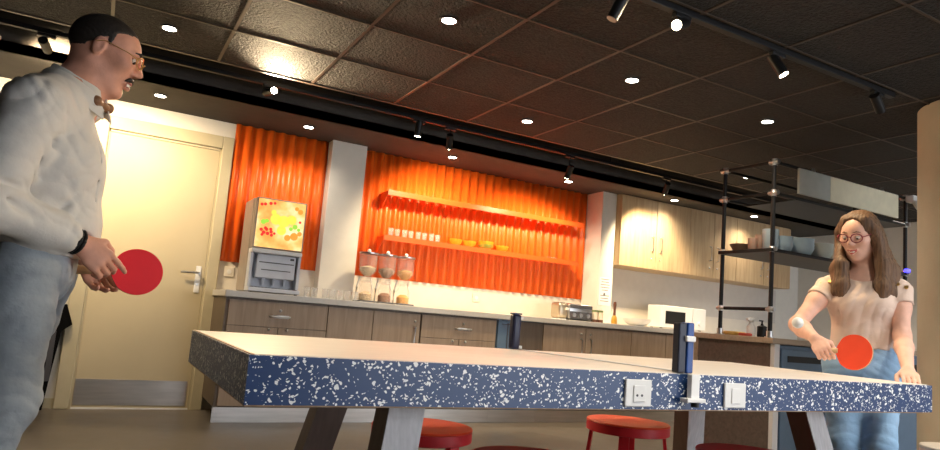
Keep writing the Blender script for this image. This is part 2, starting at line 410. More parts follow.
# ------------------------------------------------------------------ base cabinets
CY = 5.07; TOPZ = .89
def cab(name, x0, x1, label, fronts, carc='cabside'):
    o = ((x0+x1)/2, 5.38, 0)
    r = empty(name, o, label, 'cabinet', 'base cabinets under the white worktop')
    MB(o).box((x0+.001, CY, .11), (x1-.001, WY-.016, TOPZ-.001)).build('body', M[carc], r)
    MB(o).box((x0+.001, CY+.03, 0), (x1-.001, CY+.045, .109)).build('plinth', M['steel'], r)
    for kind, a, b, z0, z1, hx in fronts:
        d = MB(o).box((a+.003, CY-.018, z0+.002), (b-.003, CY-.0005, z1-.002), .0015).build(kind, M['cabinet'], r)
        if hx:
            if hx[0] == 'h':
                MB(o).tube([(hx[1]-.075, CY-.018, hx[2]), (hx[1]-.07, CY-.045, hx[2]), (hx[1]+.07, CY-.045, hx[2]), (hx[1]+.075, CY-.018, hx[2])], .0075).box((hx[1]-.06, CY-.05, hx[2]-.012), (hx[1]+.06, CY-.043, hx[2]+.012), .003).build('handle', M['chrome'], d, smooth=True)
                MB(o).sph((hx[1], CY-.022, hx[2]+.045), .011).build('knob', M['chrome'], d, smooth=True)
            if hx[0] == 'v':
                MB(o).tube([(hx[1], CY-.018, hx[2]+.07), (hx[1], CY-.042, hx[2]+.065), (hx[1], CY-.042, hx[2]-.065), (hx[1], CY-.018, hx[2]-.07)], .008).build('handle', M['chrome'], d, smooth=True)
                MB(o).sph((hx[1], CY-.022, hx[2]+.115), .011).build('knob', M['chrome'], d, smooth=True)
    return r
cab('base_cabinet', .81, 1.56, 'oak drawer base cabinet at the left end, below the juice dispenser',
    [('drawer', .83, 1.56, .69, .875, ('h', 1.2, .77)), ('door', .83, 1.195, .12, .69, ('v', 1.13, .56)), ('door', 1.195, 1.56, .12, .69, ('v', 1.26, .56))])
cab('base_cabinet', 1.56, 2.34, 'oak double door base cabinet below the cereal dispensers',
    [('door', 1.56, 1.93, .12, .875, ('v', 1.62, .70)) if False else ('door', 1.56, 1.93, .12, .875, None), ('door', 1.93, 2.34, .12, .875, ('v', 2.29, .70))])
cab('base_cabinet', 2.34, 3.08, 'oak drawer base cabinet left of the blue-grey appliance',
    [('drawer', 2.35, 3.07, .69, .875, ('h', 2.74, .778)), ('door', 2.35, 2.71, .12, .69, ('v', 2.65, .56)), ('door', 2.71, 3.07, .12, .69, ('v', 2.77, .56))])
o = (3.32, 5.38, 0)
r = empty('dishwasher', o, 'blue-grey built-in appliance with a dark panel under the worktop', 'dishwasher')
MB(o).box((3.081, CY, .11), (3.569, WY-.016, TOPZ-.001)).build('body', M['bluegrey'], r)
MB(o).box((3.081, CY+.03, 0), (3.569, CY+.045, .109)).build('plinth', M['steel'], r)
d = MB(o).box((3.085, CY-.02, .12), (3.31, CY-.0005, .885), .003).build('side_panel', M['bluegrey'], r)
MB(o).box((3.18, CY-.026, .15), (3.187, CY-.0195, .86)).box((3.12, CY-.026, .845), (3.28, CY-.0195, .852)).build('trim_line', M['greydark'], d)
MB(o).box((3.314, CY-.014, .12), (3.567, CY-.0005, .885), .003).build('front_panel', M['cabside'], r)
cab('base_cabinet', 3.57, 4.62, 'oak double door base cabinet with paired chrome handles below the toasters',
    [('door', 3.57, 4.055, .12, .875, ('v', 4.0, .70)), ('door', 4.055, 4.62, .12, .875, ('v', 4.11, .70))])
cab('base_cabinet', 4.62, 5.55, 'darker base cabinet below the microwave', [('door', 4.62, 5.08, .12, .875, None), ('door', 5.08, 5.55, .12, .875, None)])
cab('base_cabinet', 5.55, 7.0, 'base cabinet behind the rack, right of the microwave', [('door', 5.55, 6.27, .12, .875, None), ('door', 6.27, 7.0, .12, .875, None)])
MB((3.9, 5.38, .89)).box((.795, 5.03, .89), (7.0, 5.684, .936), .004).build('worktop', M['worktop'], label='long pale worktop running over all the base cabinets', cat='worktop')

# ------------------------------------------------------------------ upper cabinets
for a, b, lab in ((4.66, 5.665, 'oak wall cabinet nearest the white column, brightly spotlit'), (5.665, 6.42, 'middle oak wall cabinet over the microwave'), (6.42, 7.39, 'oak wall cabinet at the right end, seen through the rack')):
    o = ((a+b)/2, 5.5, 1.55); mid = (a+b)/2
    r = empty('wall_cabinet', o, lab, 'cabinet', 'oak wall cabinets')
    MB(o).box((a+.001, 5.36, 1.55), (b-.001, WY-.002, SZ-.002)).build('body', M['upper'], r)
    for x0, x1, hx in ((a, mid, mid-.06), (mid, b, mid+.06)):
        d = MB(o).box((x0+.003, 5.34, 1.552), (x1-.003, 5.3595, SZ-.012), .0015).build('door', M['upper'], r)
        MB(o).tube([(hx, 5.34, 1.90), (hx, 5.312, 1.895), (hx, 5.312, 1.745), (hx, 5.34, 1.74)], .007).build('handle', M['chrome'], d, smooth=True)
        MB(o).sph((hx, 5.338, 1.66), .009).build('knob', M['chrome'], d, smooth=True)

# ------------------------------------------------------------------ juice dispenser
o = (1.2, 5.35, .937)
r = empty('juice_dispenser', o, 'tall juice dispenser with a lit fruit picture on top and grey base', 'drink dispenser')
MB(o).box((.995, 5.29, .945), (1.385, 5.62, 1.66), .01).build('body', M['dispside'], r)
MB(o).box((1.0, 5.19, .945), (1.02, 5.289, 1.234)).box((1.36, 5.19, .945), (1.38, 5.289, 1.234)).box((1.021, 5.28, .98), (1.359, 5.289, 1.234)).build('front_frame', M['grey'], r)
p = MB(o).box((1.0, 5.175, 1.27), (1.38, 5.292, 1.655), .008).build('light_box', M['dispside'], r)
def fruit_mat(name, c, s): return mat(name, tuple(q*.3 for q in c), .5, var=.2, scale=25, emit=c, es=s)
lp = mat('lit_picture', (.3, .16, .05), .5, emit=(1, .5, .16), es=.85)
nt = lp.node_tree; gn = nd(nt, 'ShaderNodeTexNoise'); gn.inputs['Scale'].default_value = 7; gn.inputs['Detail'].default_value = 3
tcn = nd(nt, 'ShaderNodeTexCoord'); nt.links.new(tcn.outputs['Object'], gn.inputs['Vector'])
nt.links.new(ramp(nt, gn.outputs[0], [(.35, (1, .3, .05)), (.5, (1, .55, .15)), (.68, (1, .85, .5))]), nt.nodes['Principled BSDF'].inputs['Emission Color'])
MB(o).box((1.012, 5.17, 1.28), (1.368, 5.176, 1.645)).build('fruit_picture', lp, p)
fm = [fruit_mat('berry_red', (.85, .03, .02), .7), fruit_mat('leaf_green', (.3, .6, .05), .9), fruit_mat('lemon_yellow', (1, .75, .08), .8), fruit_mat('orange_slice', (1, .36, .04), .7)]
def dot(x, z, r_, k, sx=1.):
    MB(o).cyl((x, 5.1698, z), (x, 5.1685-.0006*k, z), r_, seg=12).build(('berry', 'leaf', 'lemon', 'orange_slice')[k], fm[k], p)
for x, z, q in [(1.05, 1.41, .013), (1.07, 1.39, .014), (1.09, 1.415, .013), (1.10, 1.385, .014), (1.125, 1.40, .013), (1.08, 1.425, .012), (1.13, 1.375, .012), (1.06, 1.372, .011), (1.035, 1.60, .012), (1.06, 1.605, .012), (1.10, 1.615, .013), (1.13, 1.62, .011), (1.15, 1.39, .01), (1.12, 1.42, .012), (1.335, 1.50, .01)]: dot(x, z, q, 0)
for x, z, q in [(1.06, 1.47, .02), (1.085, 1.48, .016), (1.30, 1.46, .02), (1.27, 1.44, .015), (1.33, 1.44, .013)]: dot(x, z, q, 1)
for x, z, q in [(1.15, 1.50, .042), (1.21, 1.49, .046), (1.27, 1.51, .036), (1.20, 1.42, .036), (1.13, 1.55, .02)]: dot(x, z, q, 2)
for x, z, q in [(1.30, 1.385, .03), (1.25, 1.37, .024), (1.33, 1.58, .02), (1.30, 1.60, .016), (1.34, 1.41, .018)]: dot(x, z, q, 3)
MB(o).box((1.0, 5.17, 1.235), (1.38, 5.292, 1.268), .006).build('trim_band', M['white'], r)
MB(o).box((1.05, 5.2, 1.05), (1.345, 5.279, 1.232), .008).build('control_panel', M['grey'], r)
MB(o).box((1.07, 5.196, 1.165), (1.33, 5.1995, 1.172)).box((1.09, 5.196, 1.11), (1.31, 5.1995, 1.116)).box((1.33, 5.197, 1.2), (1.3, 5.1995, 1.215)).build('print_line', M['greydark'], r)
for xx in (1.12, 1.2, 1.28): MB(o).cyl((xx, 5.25, 1.0), (xx, 5.25, 1.05), .008, .014).build('spout', M['grey'], r, smooth=True)
t = MB(o).box((.998, 5.14, .945), (1.382, 5.289, .975), .004); t.build('drip_tray', M['grey'], r)
g_ = MB(o)
for i in range(14): g_.box((1.03+i*.025, 5.15, .9755), (1.038+i*.025, 5.28, .979))
g_.build('grille', M['greydark'], r)
for xx in (1.02, 1.36):
    for yy in (5.17, 5.58): MB(o).cyl((xx, yy, .937), (xx, yy, .945), .012).build('foot', M['black'], r)

r.location.x -= .035
# ------------------------------------------------------------------ cereal dispensers
def cereal(x, m, label):
    o = (x, 5.36, .937)
    r = empty('cereal_dispenser', o, label, 'cereal dispenser', 'cereal dispensers')
    MB(o).box((x-.075, 5.28, .937), (x+.075, 5.44, .952), .004).build('base', M['greydark'], r)
    MB(o).lathe((x, 5.36, .952), [(.06, 0), (.06, .1), (.035, .15), (.033, .17)], 20).build('catch_jar', M['glassr'], r, smooth=True)
    MB(o).lathe((x, 5.36, .955), [(.05, 0), (.052, .05), (.03, .07), (.001, .075)], 20).build('cereal_below', m, r, smooth=True)
    MB(o).box((x-.045, 5.33, 1.10), (x+.045, 5.39, 1.15), .012).cyl((x, 5.33, 1.125), (x, 5.3, 1.125), .02).build('valve', M['glassr'], r, smooth=True)
    MB(o).tube([(x-.07, 5.4, .95), (x-.068, 5.4, 1.06), (x-.05, 5.4, 1.14)], .008).tube([(x+.07, 5.4, .95), (x+.068, 5.4, 1.06), (x+.05, 5.4, 1.14)], .008).build('stand', M['white'], r, smooth=True)
    MB(o).lathe((x, 5.36, 1.15), [(.03, 0), (.075, .05), (.078, .19), (.07, .19), (.07, .055), (.025, .008)], 24).build('hopper', M['glassr'], r, smooth=True)
    MB(o).lathe((x, 5.36, 1.158), [(.024, 0), (.062, .042), (.064, .07), (.02, .085), (.001, .088)], 20).build('cereal', m, r, smooth=True)
    l = MB(o).lathe((x, 5.36, 1.341), [(.082, 0), (.082, .012), (.03, .018)], 24).build('lid', M['chrome'], r, smooth=True)
    MB(o).sph((x, 5.36, 1.37), .016).build('lid_knob', M['white'], l, smooth=True)
cereal(1.955, M['cereal1'], 'clear cereal dispenser with pale oats, nearest the white column')
cereal(2.125, M['cereal2'], 'clear cereal dispenser with dark muesli, middle of the three')
cereal(2.295, M['cereal3'], 'clear cereal dispenser with golden flakes, furthest right of the three')

# ------------------------------------------------------------------ toasters, jars, microwave
o = (3.98, 5.38, .937)
r = empty('toaster', o, 'beige steel toaster nearest the orange wall, left of the black-fronted one', 'toaster')
MB(o).box((3.965, 5.27, .95), (4.07, 5.42, 1.10), .025, seg=3).build('housing', M['toaster'], r, smooth=True)
MB(o).box((3.985, 5.29, 1.1), (4.005, 5.4, 1.103)).box((4.025, 5.29, 1.1), (4.045, 5.4, 1.103)).build('slot', M['black'], r)
MB(o).box((3.975, 5.28, .937), (4.06, 5.41, .949)).build('base', M['white'], r)
MB(o).box((4.04, 5.25, 1.03), (4.065, 5.275, 1.055), .003).build('lever', M['white'], r)
r.location.x -= .075
o = (4.22, 5.38, .937)
r = empty('toaster', o, 'long chrome toaster with black front and dials, beside the beige toaster', 'toaster')
MB(o).box((4.085, 5.26, .95), (4.375, 5.5, 1.10), .02, seg=3).build('housing', M['chrome'], r, smooth=True)
MB(o).box((4.095, 5.254, 1.055), (4.365, 5.26, 1.09), .002).box((4.095, 5.254, .955), (4.365, 5.26, 1.025), .002).build('front_panel', M['greydark'], r)
for xx in (4.14, 4.22, 4.31): MB(o).cyl((xx, 5.254, .99), (xx, 5.24, .99), .02).build('dial', M['chrome'], r, smooth=True)
MB(o).box((4.1, 5.27, .937), (4.36, 5.49, .949)).build('base', M['black'], r)
MB(o).box((4.11, 5.36, 1.1), (4.35, 5.385, 1.103)).box((4.11, 5.42, 1.1), (4.35, 5.445, 1.103)).build('slot', M['black'], r)
r.location.x -= .085
for xx, lab in ((4.355, 'glass jam jar with a green lid right beside the chrome toaster'), (4.42, 'glass jam jar with a green lid, the one nearer the pepper mill')):
    o = (xx, 5.31, .937)
    r = empty('jam_jar', o, lab, 'jar', 'jam jars')
    MB(o).lathe(o, [(.034, 0), (.036, .01), (.036, .09), (.03, .105)], 18).build('glass', mat('jar_glass', (.75, .65, .5), .1), r, smooth=True)
    MB(o).lathe((xx, 5.31, .937), [(.0365, .0), (.0368, .03)], 18).build('tray_band', M['brown'], r, smooth=True)
    MB(o).lathe((xx, 5.31, 1.042), [(.034, 0), (.034, .018)], 18).build('lid', mat('green_lid', (.18, .25, .1), .5), r, smooth=True)
o = (4.56, 5.25, .937)
r = empty('pepper_mill', o, 'slim brown pepper mill with an amber bottom beside the jam jars', 'pepper mill')
MB(o).lathe(o, [(.028, 0), (.03, .03), (.024, .07), (.016, .085)], 16).build('amber_bottom', M['amber'], r, smooth=True)
MB(o).lathe((4.56, 5.25, 1.022), [(.014, 0), (.012, .06), (.017, .11), (.013, .135), (.004, .14)], 16).build('shaft', M['brown'], r, smooth=True)
bowl((4.88, 5.27, .937), .145, .075, M['white'], 'wide white bowl on the worktop left of the microwave')
o = (5.5, 5.42, .937)
r = empty('microwave', o, 'white microwave oven with a dark window on the worktop', 'microwave')
MB(o).box((5.21, 5.27, .947), (5.87, 5.47, 1.182), .008).build('body', M['white'], r)
d = MB(o).box((5.215, 5.255, .952), (5.66, 5.269, 1.178), .004).build('door', M['white'], r)
MB(o).box((5.26, 5.251, .99), (5.55, 5.2545, 1.125), .002).build('window', M['black'], d)
MB(o).box((5.67, 5.258, .952), (5.865, 5.269, 1.178), .003).build('control_panel', M['white'], r)
MB(o).cyl((5.77, 5.258, 1.02), (5.77, 5.24, 1.02), .025).build('dial', M['white'], r, smooth=True)
for xx in (5.25, 5.82):
    for yy in (5.3, 5.44): MB(o).cyl((xx, yy, .937), (xx, yy, .947), .015).build('foot', M['black'], r)
# notice on the narrow column
o = (4.56, 5.42, 1.27)
r = empty('paper_notice', o, 'white printed paper notice taped on the narrow white column', 'notice')
MB(o).box((4.485, 5.4175, 1.12), (4.635, 5.4195, 1.41)).build('sheet', M['paper'], r)
t = MB(o)
for i in range(9):
    if i == 5: continue
    w = (.055, .05, .06, .058, .04, 0, .058, .05, .055)[i]; t.box((4.56-w, 5.4165, 1.385-i*.028), (4.56+w, 5.4172, 1.392-i*.028))
t.cyl((4.555, 5.4172, 1.235), (4.555, 5.4165, 1.235), .014)
t.build('print', M['ink'], r)
# wall sockets on the splash strip
for q, lab in (((.905, 1.09), 'small white wall socket beside the door frame, left of the dispenser'), ((3.2, 1.08), 'small white wall socket below the orange shelves'), ((5.0, 1.3), None)):
    if lab is None: continue
    o = (q[0], WY-.008, q[1]); r = empty('wall_socket', o, lab, 'socket')
    MB(o).box((q[0]-.04, WY-.018, q[1]-.04), (q[0]+.04, WY-.0085, q[1]+.04), .004).build('plate', M['wallwarm'], r)
    MB(o).cyl((q[0], WY-.018, q[1]), (q[0], WY-.021, q[1]), .019).build('outlet', M['white'], r, smooth=True)

# ------------------------------------------------------------------ bar (peninsula) and pipe rack
o = (5.2, 3.5, 0)
r = empty('bar_counter', o, 'free-standing bar counter with dark wood end panel and oak top', 'counter')
MB(o).box((4.16, 3.13, .868), (6.3, 3.86, .908), .003).build('counter_top', M['bartop'], r)
MB(o).box((4.19, 3.17, .0), (4.23, 3.84, .867)).build('end_panel', M['darkwood'], r)
MB(o).box((4.185, 3.82, .0), (6.28, 3.855, .867)).build('back_panel', M['bartop'], r)
MB(o).box((4.232, 3.5, .0), (6.28, 3.818, .867)).build('body', M['cabside'], r)
MB(o).box((4.19, 3.135, 0), (4.245, 3.168, .867)).build('corner_strip', M['white'], r)
o = (5.2, 3.3, 0)
r = empty('fridge', o, 'blue-grey under-counter fridge with black recessed handles in the bar front', 'fridge')
MB(o).box((4.25, 3.16, .02), (6.2, 3.498, .862), .004).build('body', M['bluegrey'], r)
for a, b in ((4.27, 4.75), (4.77, 5.4), (5.42, 6.18)):
    d = MB(o).box((a, 3.135, .1), (b, 3.159, .835), .004).build('door', M['bluegrey'], r)
    MB(o).box((a+.06, 3.129, .745), (b-.02, 3.1345, .79), .002).build('handle', M['black'], d)
for xx in (4.3, 6.1): MB(o).cyl((xx, 3.3, 0), (xx, 3.3, .02), .03).build('foot', M['black'], r)
o = (5.05, 3.4, .909)
r = empty('pipe_rack', o, 'black pipe shelving rack with metal joints standing on the bar counter', 'rack')
PX = (4.22, 5.92); PYs = (3.2, 3.64); zt = 2.19
for xx in PX:
    for yy in PYs:
        MB(o).cyl((xx, yy, .909), (xx, yy, zt), .0155, seg=12).build('post', M['black'], r, smooth=True)
        MB(o).cyl((xx, yy, .909), (xx, yy, .955), .024, seg=16).cyl((xx, yy, .909), (xx, yy, .915), .036, seg=16).build('foot_flange', M['chrome'], r, smooth=True)
        for z in (zt, 1.96, 1.545, 1.11):
            q = .78 if z > 1.9 else .68
            MB(o).sph((xx, yy, z), .031*q).cyl((xx, yy, z-.032*q), (xx, yy, z+.03*q), .026*q, seg=14).cyl((xx, yy-.05*q, z), (xx, yy+.05*q, z), .022*q, seg=14).build('joint', M['chrome'], r, smooth=True)
    for z in (zt, 1.96, 1.11): MB(o).cyl((xx, PYs[0], z), (xx, PYs[1], z), .013, seg=12).build('cross_bar', M['black'], r, smooth=True)
for yy in PYs:
    for z in (zt, 1.96): MB(o).cyl((PX[0], yy, z), (PX[1], yy, z), .013, seg=12).build('long_bar', M['black'], r, smooth=True)
MB(o).box((4.19, 3.18, 1.525), (5.93, 3.66, 1.55), .002).build('lower_shelf', M['black'], r)
MB(o).box((4.47, 3.19, 1.945), (5.92, 3.65, 1.958), .002).build('upper_shelf', M['black'], r)
o = (5.1, 3.17, 2.09)
r = empty('sign_board', o, 'blank long board, grey at left and cream at right, hung on the rack top', 'sign')
MB(o).box((4.46, 3.165, 1.99), (4.835, 3.183, 2.185), .002).build('grey_panel', M['signgrey'], r)
MB(o).box((4.836, 3.165, 1.99), (5.755, 3.183, 2.185), .002).build('cream_panel', M['signcream'], r)
for xx in (4.65, 5.55): MB(o).cyl((xx, 3.176, 2.18), (xx, 3.19, 2.215), .012).build('clip', M['chrome'], r, smooth=True)
o = (5.9, 3.1, 2.16)
r = empty('security_camera', o, 'small white security camera at the right end of the rack', 'camera')
MB(o).box((5.86, 3.1, 2.14), (5.94, 3.17, 2.2), .01).build('housing', M['white'], r, smooth=True)
MB(o).cyl((5.88, 3.1, 2.14), (5.87, 3.06, 2.08), .024).build('lens_barrel', M['white'], r, smooth=True)
MB(o).cyl((5.87, 3.06, 2.08), (5.869, 3.056, 2.074), .016).build('lens', M['black'], r)
MB((5.9, 3.17, 1.585)).box((5.88, 3.16, 1.551), (5.93, 3.19, 1.58), .006).build('led_lamp', M['bluelight'], label='small glowing blue lamp at the rack end beside the pillar', cat='lamp')
# crockery on the rack shelf
Z = 1.551
MB((4.32, 3.56, Z)).lathe((4.32, 3.56, Z), [(.05, 0), (.052, .004), (.076, .05), (.08, .06), (.075, .06), (.055, .01), (.001, .009)], 24).build('bowl', M['brownbowl'], smooth=True, label='brown bowl at the left end of the rack shelf', cat='bowl')
for k, (x_, y_, hh) in enumerate(((4.26, 3.40, .09), (4.345, 3.405, .125), (4.43, 3.435, .13))):
    MB((x_, y_, Z)).lathe((x_, y_, Z), [(.028, 0), (.034, .01), (.036, hh), (.032, hh), (.03, .015), (.001, .012)], 18).build('cup', M['pinkcup'], smooth=True, group='pinkish cups', cat='cup',
        label=('lowest pinkish cup on the rack shelf beside the brown bowl', 'pinkish cup on the rack shelf close to the pale blue canister', 'tallest pinkish cup, standing behind on the rack shelf')[k])
MB((4.287, 3.268, Z)).lathe((4.287, 3.268, Z), [(.05, 0), (.055, .01), (.058, .15), (.05, .152), (.046, .02), (.001, .015)], 20).build('canister', M['blueceramic'], smooth=True, label='tall pale blue canister beside the near rack post', cat='canister')
for k, (x_, rr, hh, m_, lab) in enumerate(((4.437, .085, .115, 'blueceramic', 'pale blue bowl stack next to the tall canister on the rack shelf'), (4.645, .11, .125, 'blueceramic', 'larger blue-grey bowl stack in the middle of the rack shelf'), (4.88, .11, .115, 'palegreen', 'pale greenish bowl stack nearest the woman on the rack shelf'))):
    m2 = MB((x_, 3.29, Z)); q = 4
    for j in range(q):
        m2.lathe((x_, 3.29, Z+j*hh/6), [(rr*.7, 0), (rr*.72, .003), (rr*.9, hh*.25), (rr, hh*.5), (rr*.96, hh*.5), (rr*.65, .01), (.001, .009)], 26)
    m2.build('bowl_stack', M[m_], smooth=True, label=lab, cat='bowls')
# things on the bar
Z = .909
o = (4.36, 3.47, Z)
r = empty('spray_bottle', o, 'clear spray bottle with a white trigger head on the bar', 'bottle')
MB(o).lathe(o, [(.03, 0), (.032, .01), (.032, .07), (.014, .1), (.013, .11)], 18).build('bottle', mat('clear_plastic', (.75, .75, .75), .2, alpha=.7), r, smooth=True)
MB(o).box((4.33, 3.455, 1.019), (4.385, 3.485, 1.05), .008).box((4.31, 3.46, 1.03), (4.335, 3.48, 1.045), .004).build('trigger_head', M['white'], r, smooth=True)
o = (4.42, 3.42, Z)
r = empty('soap_bottle', o, 'dark pump bottle with a pale label beside the spray bottle', 'bottle')
MB(o).lathe(o, [(.034, 0), (.036, .008), (.036, .08), (.012, .09), (.01, .1)], 18).build('bottle', M['black'], r, smooth=True)
MB(o).cyl((4.42, 3.42, 1.008), (4.42, 3.42, 1.03), .006).box((4.39, 3.413, 1.027), (4.428, 3.427, 1.037), .003).build('pump', M['black'], r, smooth=True)
MB(o).box((4.43, 3.3825, .93), (4.452, 3.39, .98)).build('label', M['paper'], r)
o = (4.3, 3.6, Z)
MB(o).box((4.27, 3.54, Z), (4.40, 3.66, Z+.03), .012).build('snack_packet', M['yellowpack'], smooth=True, label='crumpled yellow packet lying at the left end of the bar', cat='packet')
MB((4.31, 3.49, Z)).box((4.27, 3.44, Z), (4.345, 3.515, Z+.022), .009).build('snack_packet', M['redpack'], smooth=True, label='small red and pink packet on the bar in front of the yellow one', cat='packet')

# ------------------------------------------------------------------ lamps
def add_spot(loc, target, e, size=60, col=(1, .78, .5), blend=.6, rad=.03):
    l = bpy.data.lights.new('lamp_light', 'SPOT'); l.energy = e; l.spot_size = math.radians(size); l.spot_blend = blend; l.color = col; l.shadow_soft_size = rad*1.6
    ob = bpy.data.objects.new('lamp_light', l); COL.objects.link(ob); ob.location = loc
    ob.rotation_euler = (Vector(target)-Vector(loc)).to_track_quat('-Z', 'Y').to_euler(); return ob
DL = [(.22, 5.3, SZ, 'over the door'), (1.32, 5.31, SZ, 'over the left orange panel'), (2.63, 5.31, SZ, 'over the left part of the orange shelves'), (3.93, 5.31, SZ, 'over the right part of the orange shelves'), (5.23, 5.17, SZ, 'over the wall cabinets'), (6.44, 5.13, SZ, 'over the far end of the kitchen'),
      (.17, 4.12, CZ, 'in the dark ceiling above the man'), (1.40, 3.0, CZ, 'in the ceiling above the left half of the table'), (2.66, 4.16, CZ, 'in the ceiling tiles in front of the shelves'), (2.66, 3.02, CZ, 'in the ceiling above the net'), (3.87, 3.0, CZ, 'in the ceiling between the table and the rack'), (5.12, 4.16, CZ, 'in the ceiling behind the rack top')]
proto = None
for x_, y_, z_, lab in DL:
    if proto is None:
        proto = empty('downlight', (0, 0, 0))
        MB().lathe((0, 0, -.006), [(.038, 0), (.048, 0), (.05, .002), (.05, .006), (.038, .006), (.038, 0)], 28, caps=False).build('ring', M['black'], proto, smooth=True)
        MB().cyl((0, 0, -.0055), (0, 0, -.001), .037, seg=28).build('lens', M['lampw'], proto, smooth=True)
        d = proto
    else: d = copy_tree(proto)
    d.location = (x_, y_, z_-.001)
    tag(d, 'round recessed downlight '+lab, 'ceiling light', 'recessed downlights')
    add_spot((x_, y_, z_-.02), (x_, y_, 0), 26 if z_ == SZ else 34, 140, (1, .84, .64), .9)
for x_, y_ in ((6.4, 4.16), (6.3, 3.0), (7.4, 3.0), (1.4, .7), (2.66, .7), (3.87, .7), (2.66, -1), (5.1, .7)):  # unseen downlights, added to put fill light into the room
    d = copy_tree(proto); d.location = (x_, y_, CZ-.001); tag(d, 'unseen round downlight added for fill light', 'ceiling light', 'added fill downlights')
    add_spot((x_, y_, CZ-.02), (x_, y_, 0), 78, 130, (1, .9, .76), .9)
def track(x0, x1, y, z, label):
    o = ((x0+x1)/2, y, z)
    return MB(o).box((x0, y-.018, z-.03), (x1, y+.018, z), .002).build('light_track', M['black'], label=label, cat='light track')
track(-1.6, 6.6, 4.78, 2.42, 'long black light track in the recess before the kitchen soffit')
MB((2, 4.78, 2.6)).cyl((-1.0, 4.78, 2.42), (-1.0, 4.78, 2.76), .006).cyl((1.5, 4.78, 2.42), (1.5, 4.78, 2.76), .006).cyl((4, 4.78, 2.42), (4, 4.78, 2.76), .006).build('track_rod', M['black'], bpy.data.objects['light_track'])
bpy.data.objects['track_rod'].location = Vector((2, 4.78, 2.6))-Vector(bpy.data.objects['light_track'].location)
track(-.5, 3.93, 2.2, CZ, 'short black light track on the ceiling over the table')
def track_head(x, y, zt, aim, label, lit=True, e=60, size=55, cable=.05, L=.12, col=(1, .76, .46)):
    o = (x, y, zt); r = empty('track_spotlight', o, label, 'spotlight', 'black track spotlights')
    MB(o).box((x-.05, y-.014, zt-.02), (x+.05, y+.014, zt-.0005), .003).cyl((x, y, zt-.02), (x, y, zt-.02-cable), .007).build('adapter', M['black'], r)
    c = Vector((x, y, zt-.02-cable)); a = Vector(aim).normalized()
    MB(o).cyl(c-a*L*.45, c+a*L*.55, .027, seg=20).build('barrel', M['black'], r, smooth=True)
    MB(o).cyl(c+a*(L*.55), c+a*(L*.55+.003), .023, seg=20).build('lamp_face', M['lampy'] if lit else M['dim'], r)
    if lit: add_spot(c+a*(L*.55+.02), c+a*3, e, size, col)
    return r
ZB = 2.39
track_head(-.47, 4.78, ZB, (.1, .5, -.1), 'lit black track spotlight at far left beside the man\'s head', True, 90, 130)
track_head(-.76, 4.78, ZB, (.6, -.2, -.35), 'unlit black track spotlight, leftmost in the photograph', False)
track_head(-.28, 4.78, ZB, (.28, .6, -.5), 'black track spotlight turned to the door, right next to the man\'s head', True, 50, 90)
track_head(.88, 4.76, ZB, (.25, -.9, -.05), 'lit track spotlight glaring between the door and the juice dispenser', True, 110, 120, .03)
track_head(2.05, 4.78, ZB, (.0, .15, -1), 'dark track spotlight just right of the white column', True, 25, 50, .04)
track_head(2.33, 4.78, ZB, (.25, .5, -.6), 'lit track spotlight above the upper orange shelf', True, 75, 115, .09)
track_head(3.54, 4.78, ZB, (.05, .45, -.6), 'lit track spotlight near the right end of the orange panel', True, 75, 115, .12)
track_head(4.72, 4.78, ZB, (.25, .5, -.55), 'lit track spotlight in front of the wall cabinets', True, 110, 80, .08)
ZF = CZ-.03
track_head(1.84, 2.2, ZF, (-.3, .25, -.85), 'dark track spotlight at the top edge of the photograph', False)
track_head(2.22, 2.2, ZF, (-.6, -.25, -.35), 'bright track spotlight pointing left over the table', True, 45, 70, .02)
track_head(2.90, 2.2, ZF, (.25, -.3, -.7), 'lit track spotlight on the short track over the net', True, 45, 70, .04)
track_head(3.78, 2.2, ZF, (.5, .1, -.35), 'unlit track spotlight at the right end of the short track', False, cable=.04)

# ------------------------------------------------------------------ table
TX0, TX1, TY0, TY1, TT = .303, 2.99, 1.51, 2.51, .75
o = (1.67, 2.13, 0)
tb = empty('table_tennis_table', o, 'table tennis table with cream top and blue terrazzo sides', 'table')
MB(o).box((TX0+.012, TY0+.012, TT-.03), (TX1-.012, TY1-.012, TT), .001).build('tabletop', M['top'], tb)
MB(o).box((TX0+.004, TY0+.004, TT-.012), (TX0+.0115, TY1-.004, TT+.0005)).build('edge_strip', M['tedge'], tb)
ap = MB(o)
for a, b in (((TX0, TY0, .642), (TX1, TY0+.0115, TT-.002)), ((TX0, TY1-.0115, .642), (TX1, TY1, TT-.002)), ((TX0, TY0+.0116, .642), (TX0+.0035, TY1-.0116, TT-.002)), ((TX1-.0115, TY0+.0116, .642), (TX1, TY1-.0116, TT-.002))):
    ap.box(a, b)
ap.build('apron', M['terrazzo'], tb)
MB(o).box((TX0+.004, TY0+.012, .637), (TX1-.012, TY1-.012, .645)).build('underside_panel', M['tedge'], tb)
s = .2
